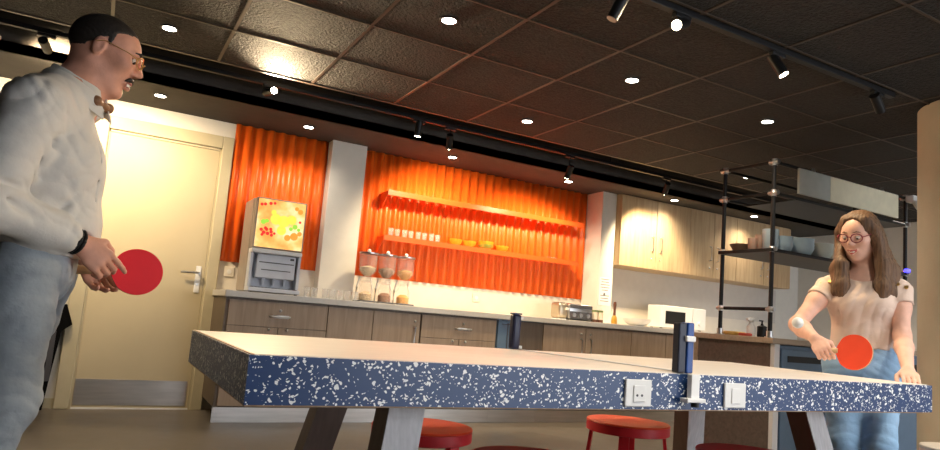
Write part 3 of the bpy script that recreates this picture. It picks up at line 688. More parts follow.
for xx, yy, sx, sy in ((.79, 1.78, -1, -1), (2.555, 1.78, 1, -1), (.80, 2.36, -1, 1), (2.55, 2.36, 1, 1)):
    dz = .636; dx, dy = sx*s*dz, sy*s*dz; w, t_ = .054, .045
    def pr(m_, a0, a1, b0, b1):
        bm = m_.bm; vs = []
        for z, k in ((.636, 0), (0, 1)):
            vs.append([bm.verts.new((xx+a+dx*k, yy+b+dy*k, z)) for a, b in ((a0, b0), (a1, b0), (a1, b1), (a0, b1))])
        A, B = vs
        bm.faces.new(A); bm.faces.new(list(reversed(B)))
        for i in range(4): j = (i+1) % 4; bm.faces.new((A[i], A[j], B[j], B[i]))
    m1 = MB(o); pr(m1, -w, w, -t_+.002, t_); lg = m1.build('leg', M['legside'], tb)
    if sx < 0 and sy > 0: continue  # leg in shade: pale face left out to keep it dark
    m1 = MB(o); pr(m1, -w+.001, w, -t_-.002, -t_+.0018); m1.build('lit_face', M['legface'], lg, label='table leg front with daylight in its pale colour')
for q0, q1, n_ in ((1.362, 1.462, 2), (1.775, 1.872, 1)):
    p = MB(o).box((q0, TY0-.009, .650), (q1, TY0-.0005, .728), .003).build('socket_plate', M['white'], tb, label='white socket plate on the terrazzo side')
    i_ = MB(o).box((q0+.028, TY0-.012, .664), (q1-.028, TY0-.0092, .712), .002)
    i_.build('socket_insert', M['white'], p)
    if n_ == 2:
        MB(o).cyl(((q0+q1)/2-.009, TY0-.012, .683), ((q0+q1)/2-.009, TY0-.0135, .683), .0035).cyl(((q0+q1)/2+.009, TY0-.012, .683), ((q0+q1)/2+.009, TY0-.0135, .683), .0035).build('socket_hole', M['greydark'], p)

def net_post(x, y, label, sgn):
    o = (x, y, .69); r = empty('net_post', o, label, 'net post', 'net posts')
    w = .034; y0 = y-.02
    MB(o).box((x-.026, y-.012, .7515), (x+.006, y+.016, .905), .004).build('reel_housing', mat('dark_navy_plastic', (.01, .012, .03), .4), r)
    MB(o).box((x+.0065, y-.016, .7515), (x+w, y+.018, .907), .004).build('side_cover', M['blueface'], r)
    yy = y-.03*sgn
    MB(o).box((x-.002, y-.022, .848), (x+w+.002, y+.02, .866), .003).build('band', M['white'], r)
    return r
o1 = net_post(1.605, 1.527, 'near navy net post clamped on the table edge between the two sockets', 1)
q = MB((1.60, 1.537, .69)); q.box((1.597, 1.49, .678), (1.632, 1.5085, .7508), .002).box((1.57, 1.478, .668), (1.648, 1.5085, .68), .002)
q.build('clamp', M['white'], o1)
q = MB((1.60, 1.537, .69)).cyl((1.61, 1.486, .655), (1.61, 1.486, .668), .012); q.build('clamp_screw', M['black'], o1)
r = empty('net_post', (1.66, 2.485, .75), 'far navy net post at the back edge of the table', 'net post', 'net posts')
O2 = (1.66, 2.485, .75)
MB(O2).box((1.635, 2.465, .7515), (1.675, 2.505, .9), .01, seg=3).build('reel_housing', mat('far_navy_plastic', (.012, .015, .05), .4), r, smooth=True)
MB(O2).box((1.668, 2.461, .88), (1.680, 2.508, .892), .002).box((1.668, 2.462, .755), (1.683, 2.507, .768), .002).build('band', M['white'], r)
MB(O2).box((1.635, 2.465, .9), (1.675, 2.505, .907), .003).build('cap', M['navy'], r)
nb = MB((1.69, 2.1, .7515))
A0 = Vector((1.645, 1.58, .7512)); A1 = Vector((1.60, 2.455, .7512))
nb.poly([A0, A0+Vector((.035, 0, 0)), A1+Vector((.035, 0, 0)), A1], (0, 0, .0015))
r.location.x -= .05
nb.build('net_tape', M['paper'], label='white net tape lying slack across the table between the net posts', cat='net')

# ------------------------------------------------------------------ stools
def make_stool(loc, topm, label, rz, z=.46, R=.188):
    r = empty('stool', loc, label, 'stool', 'round red stools' if topm != 'cream' else None, rz)
    side = M['red'] if topm != 'cream' else M['cream']
    MB().lathe((0, 0, z-.008), [(R*.985, 0), (R, .003), (R*.985, .008)], 48).build('seat', M[topm], r, smooth=True)
    MB().lathe((0, 0, z-.048), [(R*.97, 0), (R*.995, .003), (R*.995, .0395), (R*.9, .0397)], 48).build('seat_rim', side, r, smooth=True)
    for k in range(4):
        a = PI/2*k; c, s_ = math.cos(a), math.sin(a); q = MB()
        t_ = Vector((-s_, c, 0)); rd = Vector((c, s_, 0))
        a0 = rd*(R*.86); a1 = rd*(R*1.12)
        bm = q.bm; vs = []
        for base, z_ in ((a0, z-.047), (a1, 0)):
            vs.append([bm.verts.new(base+t_*u+rd*v+Vector((0, 0, z_))) for u, v in ((-.022, -.007), (.022, -.007), (.022, .007), (-.022, .007))])
        A, B = vs; bm.faces.new(A); bm.faces.new(list(reversed(B)))
        for i in range(4): j = (i+1) % 4; bm.faces.new((A[i], A[j], B[j], B[i]))
        q.build('leg', side, r)
    q = MB()
    for k in range(4):
        a = PI/2*k; b = a+PI/2; rr = R*1.03
        q.cyl((rr*math.cos(a), rr*math.sin(a), .17), (rr*math.cos(b), rr*math.sin(b), .17), .007, seg=8)
    q.build('foot_ring', side, r)
    return r
make_stool((1.115, 2.31, 0), 'redtop', 'red stool with warm light in its seat colour behind the front left table leg', .35)
make_stool((2.20, 2.40, 0), 'redtop', 'red stool with warm light in its seat colour under the right half of the table', .75)
make_stool((1.21, 1.74, 0), 'redseat', 'crimson stool in front, only its seat edge shows below the left half', .2)
make_stool((2.16, 1.71, 0), 'redseat', 'crimson stool in front, its seat edge shows below the right half', .5)
make_stool((3.53, 1.63, 0), 'cream', 'cream stool at the lower right corner of the photograph', .4)

# black bag by the door
o = (-.2, 5.6, 0)
r = empty('folded_stand', o, 'black upright bag standing against the wall left of the door', 'bag')
MB(o).poly([(-.33, 5.6, 0), (-.19, 5.6, 0), (-.165, 5.6, .3), (-.14, 5.6, .55), (-.08, 5.6, .60), (-.13, 5.6, .74), (-.33, 5.6, .74)], (0, .07, 0)).build('bag', M['blacksoft'], r)
MB(o).box((-.205, 5.59, .2), (-.17, 5.599, .55)).build('grey_strip', M['greydark'], r)
r.name = 'upright_bag'; r.location.x -= .045

# ------------------------------------------------------------------ signed distance modelling for the people
V3 = lambda *a: np.array(a, float)
def unit(v): v = np.array(v, float); return v/np.linalg.norm(v)
class SDF:
    def __init__(s): s.p = []
    def add(s, kind, k, op, ctr, rad, fn): s.p.append((kind, k, op, np.array(ctr, float), rad, fn)); return s
    def cone(s, a, b, r1, r2, k=.02, op=1):
        a = np.array(a, float); b = np.array(b, float); ba = b-a; L = max(1e-9, ba@ba)
        def fn(P):
            q = P-a; t = np.clip((q@ba)/L, 0, 1); return np.linalg.norm(q-t[..., None]*ba, axis=-1)-(r1+(r2-r1)*t)
        return s.add('c', k, op, (a+b)/2, np.sqrt(L)/2+max(r1, r2), fn)
    def chain(s, pts, rs, k=.02, op=1):
        for i in range(len(pts)-1): s.cone(pts[i], pts[i+1], rs[i], rs[i+1], k, op)
        return s
    def ell(s, c, r, R=None, k=.02, op=1):
        c = np.array(c, float); r = np.array(r, float); R = np.eye(3) if R is None else np.array(R, float)  # rows = local axes
        def fn(P):
            q = (P-c)@R.T; k0 = np.linalg.norm(q/r, axis=-1); k1 = np.linalg.norm(q/r**2, axis=-1)
            return k0*(k0-1)/np.maximum(k1, 1e-6)
        return s.add('e', k, op, c, r.max(), fn)
    def ecap(s, a, b, side, r1, r2, k=.02, op=1, flat=False):
        a = np.array(a, float); b = np.array(b, float); ba = b-a; L = np.linalg.norm(ba); w = ba/L
        sd = unit(np.array(side, float)-(np.dot(side, w))*w); fd = np.cross(w, sd)
        def fn(P):
            q = P-a; h = q@w; t = np.clip(h/L, 0, 1); ex = h-t*L
            ru = r1[0]+(r2[0]-r1[0])*t; rv = r1[1]+(r2[1]-r1[1])*t; rm = np.minimum(ru, rv)
            e = np.abs(ex)
            rad = (np.sqrt(((q@sd)/ru)**2+((q@fd)/rv)**2+(0 if flat else (e/rm)**2))-1)*rm
            return np.maximum(rad, np.maximum(-h, h-L)) if flat else rad
        return s.add('p', k, op, (a+b)/2, L/2+max(*r1, *r2)*1.1, fn)
    def eval(s, h, disp=None, extra=None, clip=None):
        lo = np.min([c-r for _, _, op, c, r, _ in s.p if op == 1], axis=0)-.02; hi = np.max([c+r for _, _, op, c, r, _ in s.p if op == 1], axis=0)+.02
        n = np.ceil((hi-lo)/h).astype(int)+1
        F = np.full(n, .5, np.float32)
        ax = [lo[i]+h*np.arange(n[i]) for i in range(3)]
        for _, k, op, c, r, fn in s.p:
            m = r+2*k+3*h
            i0 = np.maximum(0, np.floor((c-m-lo)/h).astype(int)); i1 = np.minimum(n, np.ceil((c+m-lo)/h).astype(int)+1)
            if (i1 <= i0).any(): continue
            G = np.stack(np.meshgrid(*[ax[i][i0[i]:i1[i]] for i in range(3)], indexing='ij'), -1)
            d = fn(G); sl = tuple(slice(i0[i], i1[i]) for i in range(3)); f = F[sl]
            kk = max(k, 1e-5)
            if op == 1:
                hh = np.maximum(kk-np.abs(f-d), 0)/kk; F[sl] = np.minimum(f, d)-hh*hh*kk*.25
            else:
                hh = np.maximum(kk-np.abs(f+d), 0)/kk; F[sl] = np.maximum(f, -d)+hh*hh*kk*.25
        if clip is not None or disp is not None:
            idx = np.argwhere(np.abs(F) < .035); P = lo+idx*h; v = F[tuple(idx.T)]
            if disp is not None: v = v+disp(P)
            F[tuple(idx.T)] = v
            if clip is not None:
                G = np.stack(np.meshgrid(*ax, indexing='ij'), -1); F = np.maximum(F, clip(G)).astype(np.float32)
        F[0] = F[-1] = .1; F[:, 0] = F[:, -1] = .1; F[:, :, 0] = F[:, :, -1] = .1
        return F, lo, h
def nets(F, lo, h):
    S = F < 0; n = np.array(F.shape)
    c = np.zeros(n-1, np.int8)
    for dx in (0, 1):
        for dy in (0, 1):
            for dz in (0, 1): c += S[dx:n[0]-1+dx, dy:n[1]-1+dy, dz:n[2]-1+dz]
    act = np.argwhere((c > 0) & (c < 8)); idx = np.full(n-1, -1, np.int64); idx[tuple(act.T)] = np.arange(len(act))
    acc = np.zeros((len(act), 3)); cnt = np.zeros(len(act))
    cor = [np.array(q) for q in np.ndindex(2, 2, 2)]
    for a in cor:
        for ax in range(3):
            if a[ax]: continue
            b = a.copy(); b[ax] = 1
            fa = F[tuple((act+a).T)]; fb = F[tuple((act+b).T)]; m = (fa < 0) != (fb < 0)
            t = np.where(m, fa/np.where(m, fa-fb, 1), 0)
            p = a+(b-a)*t[:, None]; acc[m] += p[m]; cnt[m] += 1
    V = lo+(act+acc/cnt[:, None])*h
    Q = []
    for ax in range(3):
        sl0 = [slice(1, -1)]*3; sl1 = [slice(1, -1)]*3; sl0[ax] = slice(0, -1); sl1[ax] = slice(1, None)
        A = S[tuple(sl0)]; B = S[tuple(sl1)]; off = np.array([1, 1, 1]); off[ax] = 0
        u, v = [(1, 2), (2, 0), (0, 1)][ax]
        eu = np.zeros(3, int); eu[u] = 1; ev = np.zeros(3, int); ev[v] = 1
        for mask, fl in ((A & ~B, False), (~A & B, True)):
            e = np.argwhere(mask)+off
            q = np.stack([idx[tuple((e-eu-ev).T)], idx[tuple((e-ev).T)], idx[tuple(e.T)], idx[tuple((e-eu).T)]], 1)
            if fl: q = q[:, ::-1]
            Q.append(q)
    return V, np.concatenate(Q)
def relax(V, Q, it=1):
    E = np.concatenate([Q[:, [0, 1]], Q[:, [1, 2]], Q[:, [2, 3]], Q[:, [3, 0]]])
    for _ in range(it):
        acc = np.zeros_like(V); cnt = np.zeros(len(V))
        for a, b in ((0, 1), (1, 0)):
            for d in range(3): acc[:, d] += np.bincount(E[:, a], V[E[:, b], d], len(V))
            cnt += np.bincount(E[:, a], minlength=len(V))
        V = V*.5+.5*acc/cnt[:, None]
    return V
def sdf_obj(name, sdf, h, mats, parent, origin, disp=None, clip=None, matfn=None, it=1, **kw):
    F, lo, h = sdf.eval(h, disp, clip=clip); V, Q = nets(F, lo, h); V = relax(V, Q, it)
    me = bpy.data.meshes.new(name); me.from_pydata((V-np.array(origin)).tolist(), [], Q.tolist())
    for m in (mats if isinstance(mats, (list, tuple)) else [mats]): me.materials.append(m)
    me.polygons.foreach_set('use_smooth', np.ones(len(Q), bool))
    if matfn is not None:
        C = V[Q].mean(1); me.polygons.foreach_set('material_index', matfn(C).astype(np.int32))
    me.update(); o = bpy.data.objects.new(name, me); COL.objects.link(o); o.parent = parent
    return tag(o, **kw)
def folds(P, amp, items):
    out = np.zeros(len(P)); x, y, z = P[:, 0], P[:, 1], P[:, 2]
    for (dx, dy, dz), fr, ph in items:
        w = x*dx+y*dy+z*dz
        wob = .7*np.sin(z*19+x*13+ph)+.6*np.sin(y*21-z*11+ph*2)+.4*np.sin(x*37+y*31+ph)
        env = np.clip(.45+.75*np.sin(x*9+y*12+z*8+ph*3), 0, 1)
        v = np.sin(w*fr+wob*1.7+ph)
        out += amp*env*(1-2*np.abs(v)**.65)*.8
    return out
class Head:
    def __init__(s, c, f, left, sc=1):
        s.c = np.array(c, float); s.f = unit(f); l = np.array(left, float); s.l = unit(l-(l@s.f)*s.f); s.u = np.cross(s.f, s.l); s.sc = sc
        s.R = np.array([s.f, s.l, s.u])
    def __call__(s, a, b, c): return s.c+(s.f*a+s.l*b+s.u*c)*s.sc
    def loc(s, P): return ((P-s.c)@s.R.T)/s.sc
def head_prims(S, H, female=False):
    q = H.sc; w = 1.05 if female else 1
    E = lambda c, r, k=.02, op=1: S.ell(H(*c), np.array(r)*q, H.R, k*q, op)
    Cn = lambda a, b, r1, r2, k=.012, op=1: S.cone(H(*a), H(*b), r1*q, r2*q, k*q, op)
    E((-.014, 0, .026), (.096, .075, .083)); E((.028, 0, -.004), (.064, .064*w, .088), .03)
    E((.03, 0, -.066), (.052, .05*w, .05), .03)
    for g in (-1, 1):
        Cn((-.018, g*.05*w, -.06), (.052, g*.022*w, -.108+.006*female), .02, .017, .03)
        E((.062, g*.042*w, -.022), (.022, .02, .02), .025)
    E((.066, 0, -.11), (.021, .023*w, .018), .02)
    Cn((.086, 0, .012), (.109, 0, -.026), .008, .0115, .014); 
    for g in (-1, 1): Cn((.1, g*.011, -.033), (.094, g*.013, -.034), .007, .006, .008)
    if not female:
        Cn((.08, -.036, .022), (.088, -.008, .02), .008, .008, .014); Cn((.08, .036, .022), (.088, .008, .02), .008, .008, .014)
    for g in (-1, 1):
        E((.094, g*.031, .003), (.013, .017, .011), .014, -1)
        E((-.01, g*.077, -.006), (.019, .008, .031), .006)
        E((-.004, g*.084, -.002), (.008, .004, .016), .005, -1)
    e_ = 9e-3 if female else 3e-3; bw_ = .023 if female else .02
    for g in (-1, 1):
        Cn((.084, g*bw_, -.0725+e_), (.096, 0, -.0655), .0045, .0065, .006); Cn((.084, g*bw_*.9, -.0745+e_), (.0935, 0, -.0815), .0045, .0075, .006)
        Cn((.092, g*bw_*.8, -.0735+e_*.7), (.099, 0, -.0735), .0026, .0036, .003, -1)
def hand_prims(S, wrist, d, back, curls, sc=1., spread=.0, thumb=(.5, .5), rw=.024):
    """d = palm direction, back = normal of the back of the hand, thumb side = given by cross"""
    d = unit(d); back = np.array(back, float); back = unit(back-(back@d)*d)
    side = np.cross(back, d)*thumb[1]/abs(thumb[1])   # thumb side
    w = np.array(wrist, float); kn = w+d*.085*sc
    S.ecap(w+d*.012*sc, kn-d*.01, side, (.028*sc, .017*sc), (.037*sc, .0125*sc), .012)
    offs = (.030, .0105, -.0095, -.029); lens = (.078, .086, .079, .063)
    tips = []
    for i in range(4):
        p = kn+side*offs[i]*sc-d*abs(offs[i])*.15; dd = d+side*offs[i]*spread; dd = unit(dd); up = back.copy()
        L = lens[i]*sc; r0 = .0088*sc; ang = 0
        S.cone(p-d*.03*sc, p, .009*sc, .0092*sc, .006)
        for j, (fr, cu) in enumerate(zip((.45, .3, .25), curls[i])):
            ang += cu; v = unit(dd*math.cos(ang)-up*math.sin(ang)); q = p+v*L*fr
            S.cone(p, q, r0, r0*.93, .003); p = q; r0 *= .93
        tips.append(p)
    # thumb
    tb = w+d*.022*sc+side*.022*sc-back*.004; v1 = unit(d*.75+side*.75-back*.25); t1 = tb+v1*.04*sc
    v2 = unit(d*1.0+side*(.25-.3*thumb[0])-back*.55*thumb[0]); t2 = t1+v2*.03*sc; v3 = unit(d*1.0+side*(.0-.5*thumb[0])-back*.8*thumb[0]); t3 = t2+v3*.026*sc
    S.cone(tb, t1, .015*sc, .0115*sc, .012); S.cone(t1, t2, .011*sc, .0098*sc, .004); S.cone(t2, t3, .0098*sc, .0082*sc, .004)
    return tips
def eyes(H, root, origin, sc, look=(0, 0), skin=None, lid=0):
    for g in (-1, 1):
        e = MB(origin).sph(H(.0785, g*.031, .002), .0115*sc, 16).build('eyeball', M['eyewhite'], root, smooth=True)
        p = H(.0853, g*.031+look[0], .0+look[1])
        MB(origin).sph(p, .0066*sc, 10).build('iris', M['iris'], e, smooth=True)
        lb = MB(origin).sph(H(.0785, g*.031, .002), .0127*sc, 20)
        cc = H(.0785, g*.031, .002); kill = [v for v in lb.bm.verts if (np.array(v.co)-cc)@(H.u*.95+H.f*(-.3+lid)) < -.0005*sc]
        bmesh.ops.delete(lb.bm, geom=kill, context='VERTS'); lb.build('eyelid', skin, root, smooth=True)
def glasses(H, root, origin, sc, rim, lens, rw, rh, t):
    g_ = MB(origin)
    for g in (-1, 1):
        pts = [H(.107-.010*abs(math.cos(a))*(1 if g*math.cos(a) > 0 else 0), g*(.033)+rw*math.cos(a), .0+rh*math.sin(a)) for a in np.linspace(0, 2*PI, 25)[:-1]]
        g_.tube(pts, t*sc, 6, True)
        g_.tube([H(.098, g*(.033+rw), .004), H(.07, g*.075, .008), H(.0, g*.086, .012), H(-.02, g*.086, -.0)], t*.9*sc, 6)
    g_.tube([H(.107, -.033+rw, .004), H(.112, 0, .008), H(.107, .033-rw, .004)], t*sc, 6)
    o = g_.build('glasses', rim, root, smooth=True)
    for g in (-1, 1):
        l_ = MB(origin); c = [H(.105-.008*max(0, g*math.cos(a)), g*.033+(rw-.001)*math.cos(a), (rh-.001)*math.sin(a)) for a in np.linspace(0, 2*PI, 25)[:-1]]
        l_.poly(c, H.f*-.0012); l_.build('lens', lens, o)

# ------------------------------------------------------------------ man
Y0 = 2.25
mo = (-.2, Y0, 0)
man = empty('person', mo, 'man in white shirt, bow tie and jeans holding a red paddle at left', 'person')
HM = Head((-.066, Y0, 1.564), (math.cos(.25), -.12, -math.sin(.25)), (.1, 1, 0), .955)
shR, elR, wrR = V3(-.205, 2.07, 1.325), V3(-.265, 1.99, 1.05), V3(-.062, 2.13, .985)
shL, elL, wrL = V3(-.18, 2.43, 1.33), V3(-.2, 2.5, 1.06), V3(-.045, 2.34, .965)
B = SDF()
head_prims(B, HM)
B.cone(HM(-.03, 0, -.05), (-.13, Y0, 1.40), .056, .062, .03)
B.cone((-.13, Y0, 1.43), (-.17, Y0, 1.33), .07, .08, .03)
B.ecap((-.175, Y0, 1.31), (-.155, Y0, 1.08), (0, 1, 0), (.15, .1), (.13, .095), .04)
B.ecap((-.155, Y0, 1.08), (-.165, Y0, .93), (0, 1, 0), (.13, .095), (.145, .095), .04)
B.cone(shR, (-.15, Y0-.04, 1.4), .045, .045, .04).cone(shL, (-.15, Y0+.04, 1.4), .045, .045, .04)
B.chain([shR, elR], [.044, .032], .03); B.chain([elR, wrR], [.032, .026], .02)
B.chain([shL, elL], [.044, .032], .03); B.chain([elL, wrL], [.032, .026], .02)
hipR, knR, anR = V3(-.185, 2.145, .9), V3(-.165, 2.12, .56), V3(-.30, 2.13, .09)
hipL, knL, anL = V3(-.145, 2.345, .9), V3(-.24, 2.36, .5), V3(-.42, 2.37, .09)
for a, b, c in ((hipR, knR, anR), (hipL, knL, anL)):
    B.chain([a, b], [.075, .048], .03); B.chain([b, c], [.048, .033], .02); B.cone(c, c+V3(.14, 0, -.045), .034, .026, .02)
dR = unit((.72, .06, -.62))
tR = hand_prims(B, wrR, (.75, .10, -.55), (.1, -1, .25), [(.35, .25, .2), (.5, .8, .5), (.6, .9, .6), (.65, 1.0, .6)], 1.0, 0, (1.0, 1))
hand_prims(B, wrL, (.5, -.12, -.85), (-.3, .8, -.1), [(.3, .5, .3), (.4, .5, .4), (.4, .6, .4), (.5, .6, .4)], 1.0, 0, (.6, -1))
def lipf(H, e_=3e-3, bw_=.02):
    def fn(C):
        L = H.loc(C); m = np.zeros(len(C)); u = L[:, 2]; b = np.abs(L[:, 1]); a = L[:, 0]
        uc = -.0735+e_*(b/bw_)**2; th = .0115*(1-.6*(b/bw_))
        m[(a > .082) & (b < bw_*1.02) & (np.abs(u-uc) < th)] = 1
        m[(a > .08) & (b < bw_*.72) & (np.abs(u-uc) < .0028)] = 2
        return m
    return fn
sdf_obj('body', B, .0042, [M['skin'], M['lipm'], M['teeth']], man, mo, matfn=lipf(HM), it=1)
eyes(HM, man, mo, .955, (0, -.003), M['skin'], .0)
glasses(HM, man, mo, .955, M['gold'], M['lens'], .024, .019, .0016)
# hair
Hh = SDF(); Hh.ell(HM(-.015, 0, .028), (.097, .076, .0838), HM.R, .01)
def hclip(P):
    L = HM.loc(P); f_, s_, u = L[..., 0], L[..., 1], L[..., 2]
    c1 = -(u-.8*f_-.03-.006*np.sin(f_*70))*.78; c2 = np.maximum(f_+.03, -(u+.062)); c2 = np.maximum(c2, f_+.045-.0*u)
    c3 = np.maximum(np.maximum(np.abs(f_-.012)-.008, -(u+.012)), u-.05)  # sideburn
    return np.minimum(np.minimum(c1, c2), c3)
sdf_obj('hair', Hh, .0035, M['hairm'], man, mo, clip=hclip, disp=lambda P: .0012*np.sin(P[:, 0]*500)*np.sin(P[:, 1]*420+P[:, 2]*300))
mu = SDF(); mu.chain([HM(.097, 0, -.0525), HM(.095, .016, -.056), HM(.086, .028, -.066)], [.0065, .0065, .003], .004); mu.chain([HM(.097, 0, -.0525), HM(.095, -.016, -.056), HM(.086, -.028, -.066)], [.0065, .0065, .003], .004)
sdf_obj('moustache', mu, .0022, M['hairm'], man, mo)
eb = SDF()
for g in (-1, 1): eb.chain([HM(.096, g*.012, .024), HM(.095, g*.03, .03), HM(.082, g*.046, .024)], [.0035, .004, .002], .003)
sdf_obj('eyebrows', eb, .002, M['hairm'], man, mo)
# shirt
T = SDF()
T.ecap((-.185, Y0, 1.335), (-.165, Y0, 1.2), (0, 1, 0), (.175, .115), (.18, .135), .04)
T.ecap((-.165, Y0, 1.2), (-.15, Y0, 1.03), (0, 1, 0), (.18, .135), (.17, .132), .04)
T.ecap((-.15, Y0, 1.03), (-.165, Y0, .965), (0, 1, 0), (.17, .132), (.165, .118), .03)
T.cone(shR+V3(0, .01, 0), (-.15, Y0-.05, 1.395), .062, .042, .05).cone(shL, (-.15, Y0+.05, 1.395), .062, .042, .05)
T.cone((-.2, Y0-.08, 1.35), (-.2, Y0+.08, 1.35), .065, .065, .05)
for a, b, c in ((shR, elR, wrR), (shL, elL, wrL)):
    e = c+(b-c)*.30
    T.chain([a, b], [.07, .066], .035); T.chain([b, e], [.064, .046], .03); T.cone(e, e+(c-e)*.4, .045, .045, .006)
# collar
T.chain([(-.128+.066*math.cos(t), Y0+.07*math.sin(t), 1.418-.038*math.cos(t)) for t in np.linspace(.5, 2*PI-.5, 16)], [.02]*16, .02)
T.cone(HM(-.03, 0, -.06), (-.135, Y0, 1.42), .058, .057, .008, -1)
T.cone((-.068, Y0-.062, 1.37), (-.045, Y0-.075, 1.25), .005, .005, .006, -1); T.chain([(-.045, Y0-.075, 1.25), (-.038, Y0-.08, 1.12), (-.05, Y0-.075, .98)], [.005, .0055, .005], .006, -1)
T.chain([(-.10, 2.07, 1.34), (-.11, 2.05, 1.25), (-.15, 2.05, 1.15)], [.003, .006, .004], .02, -1)
T.chain([(-.15, 2.055, 1.24), (-.2, 2.03, 1.15), (-.235, 1.99, 1.10)], [.004, .006, .004], .03, -1)
T.chain([(-.235, 1.95, 1.10), (-.17, 2.0, 1.09), (-.1, 2.09, 1.08)], [.004, .006, .003], .03, -1)
T.chain([(-.23, 1.95, 1.06), (-.15, 2.0, 1.03)], [.006, .006], .025, -1)
T.ecap((-.166, Y0, .945), (-.166, Y0, .90), (0, 1, 0), (.2, .2), (.2, .2), .001, -1, flat=True)
T.cone(wrR+(elR-wrR)*.22, wrR+(wrR-elR)*.2, .033, .033, .004, -1); T.cone(wrL+(elL-wrL)*.22, wrL+(wrL-elL)*.2, .033, .033, .004, -1)
sdf_obj('shirt', T, .0048, M['shirt'], man, mo, it=1,
        disp=lambda P: folds(P, .0027, [((.3, .5, 1), 42, .3), ((1, -.4, .7), 55, 1.7), ((-.8, .3, 1), 38, 4.1)]))
T2 = None
cl = MB(mo); nc = Vector((-.124, Y0, 1.438)); n_ = 40; secs = []
for i in range(n_+1):
    t = .42*0+(-2*PI+.5)*i/n_-.25-.42; fr = math.cos(t+.42)     # opening faces the front of the chest
    tl = -.030*fr; c_, s_ = math.cos(t), math.sin(t)
    pk = max(0, 1-min(i, n_-i)/5)
    prof = [(.062, -.03), (.063, .030), (.067, .034), (.072, .030), (.091+.006*pk, -.042-.018*pk), (.088+.006*pk, -.044-.018*pk), (.069, .02)]
    secs.append([cl.bm.verts.new(nc+Vector((r_*c_*1.02, r_*s_, z_+tl))) for r_, z_ in prof])
for a_, b_ in zip(secs, secs[1:]):
    for k in range(7): cl.bm.faces.new((a_[k], a_[(k+1) % 7], b_[(k+1) % 7], b_[k]))
cl.bm.faces.new(secs[0]); cl.bm.faces.new(list(reversed(secs[-1])))
cl.build('collar', M['shirt'], man, smooth=True)
bt = SDF(); cb = V3(-.052, Y0-.034, 1.394); bw = V3(.42, .906, 0)
for g in (-1, 1): bt.cone(cb+bw*g*.010, cb+bw*g*.036-V3(.004, 0, -.004), .007, .016, .006); 
bt.cone(cb-bw*.007, cb+bw*.007, .012, .012, .004)
sdf_obj('bow_tie', bt, .0028, M['bow'], man, mo)
# jeans
J = SDF()
J.ecap((-.167, Y0, .965), (-.168, Y0, .9), (0, 1, 0), (.158, .106), (.17, .108), .03)
for a, b, c in ((hipR, knR, anR), (hipL, knL, anL)):
    J.chain([a+V3(0, 0, -.01), a+(b-a)*.35, b], [.086, .082, .068], .03); J.chain([b, c+(b-c)*.1], [.068, .054], .03)
    J.cone(c+(b-c)*.1, c+V3(0, 0, .0), .056, .058, .02)
J.cone((-.15, Y0, .93), (-.16, Y0, .87), .075, .065, .03)
J.ecap((-.167, Y0, .99), (-.167, Y0, .975+.05), (0, 1, 0), (.3, .3), (.3, .3), .001, -1, flat=True)
J.chain([(-.09, 2.235, .87), (-.10, 2.225, .78), (-.13, 2.23, .6), (-.16, 2.24, .5)], [.006, .014, .03, .03], .02, -1)
J.chain([(-.06, 2.2, .9), (-.075, 2.16, .86), (-.09, 2.08, .85)], [.004, .004, .003], .008, -1)
J.chain([(-.045, 2.25, .95), (-.05, 2.25, .88), (-.09, 2.25, .83)], [.004, .004, .006], .012, -1)
sdf_obj('jeans', J, .005, M['jeansm'], man, mo,
        disp=lambda P: folds(P, .0032, [((.2, .2, 1), 58, 2.2), ((.7, .1, 1), 75, .4), ((-.6, .3, 1), 50, 3.3)])*np.clip((1.05-P[:, 2])*2.2, .25, 1.3))
for nm, c in (('shoe', anR), ('shoe', anL)):
    W_ = SDF(); W_.cone(c+V3(-.02, 0, -.01), c+V3(-.03, 0, -.05), .045, .038, .02); W_.ecap(c+V3(-.03, 0, -.052), c+V3(.15, 0, -.058), (0, 1, 0), (.04, .036), (.042, .028), .02)
    sdf_obj(nm, W_, .005, M['shoe'], man, mo, clip=lambda P: -(P[..., 2]-.002))
# bracelets
ax = unit(wrR-elR); u_ = unit(np.cross(ax, (0, 0, 1))); v_ = np.cross(ax, u_)
for k, (t, rr) in enumerate(((-.004, .0055), (-.016, .006), (-.029, .005))):
    c = wrR+ax*t; MB(mo).tube([c+(u_*math.cos(a)+v_*math.sin(a))*.0325 for a in np.linspace(0, 2*PI, 21)[:-1]], rr, 8, True).build('bracelet', M['black'], man, smooth=True)
ax = unit(wrL-elL); u_ = unit(np.cross(ax, (0, 0, 1))); v_ = np.cross(ax, u_); c = wrL
MB(mo).tube([c+(u_*math.cos(a)+v_*math.sin(a))*.030 for a in np.linspace(0, 2*PI, 21)[:-1]], .006, 8, True).build('wristwatch', M['black'], man, smooth=True)
MB(mo).cyl(c+V3(.015, -.02, .025), c+V3(.02, -.024, .032), .014).build('watch_face', M['chrome'], bpy.data.objects['wristwatch'])

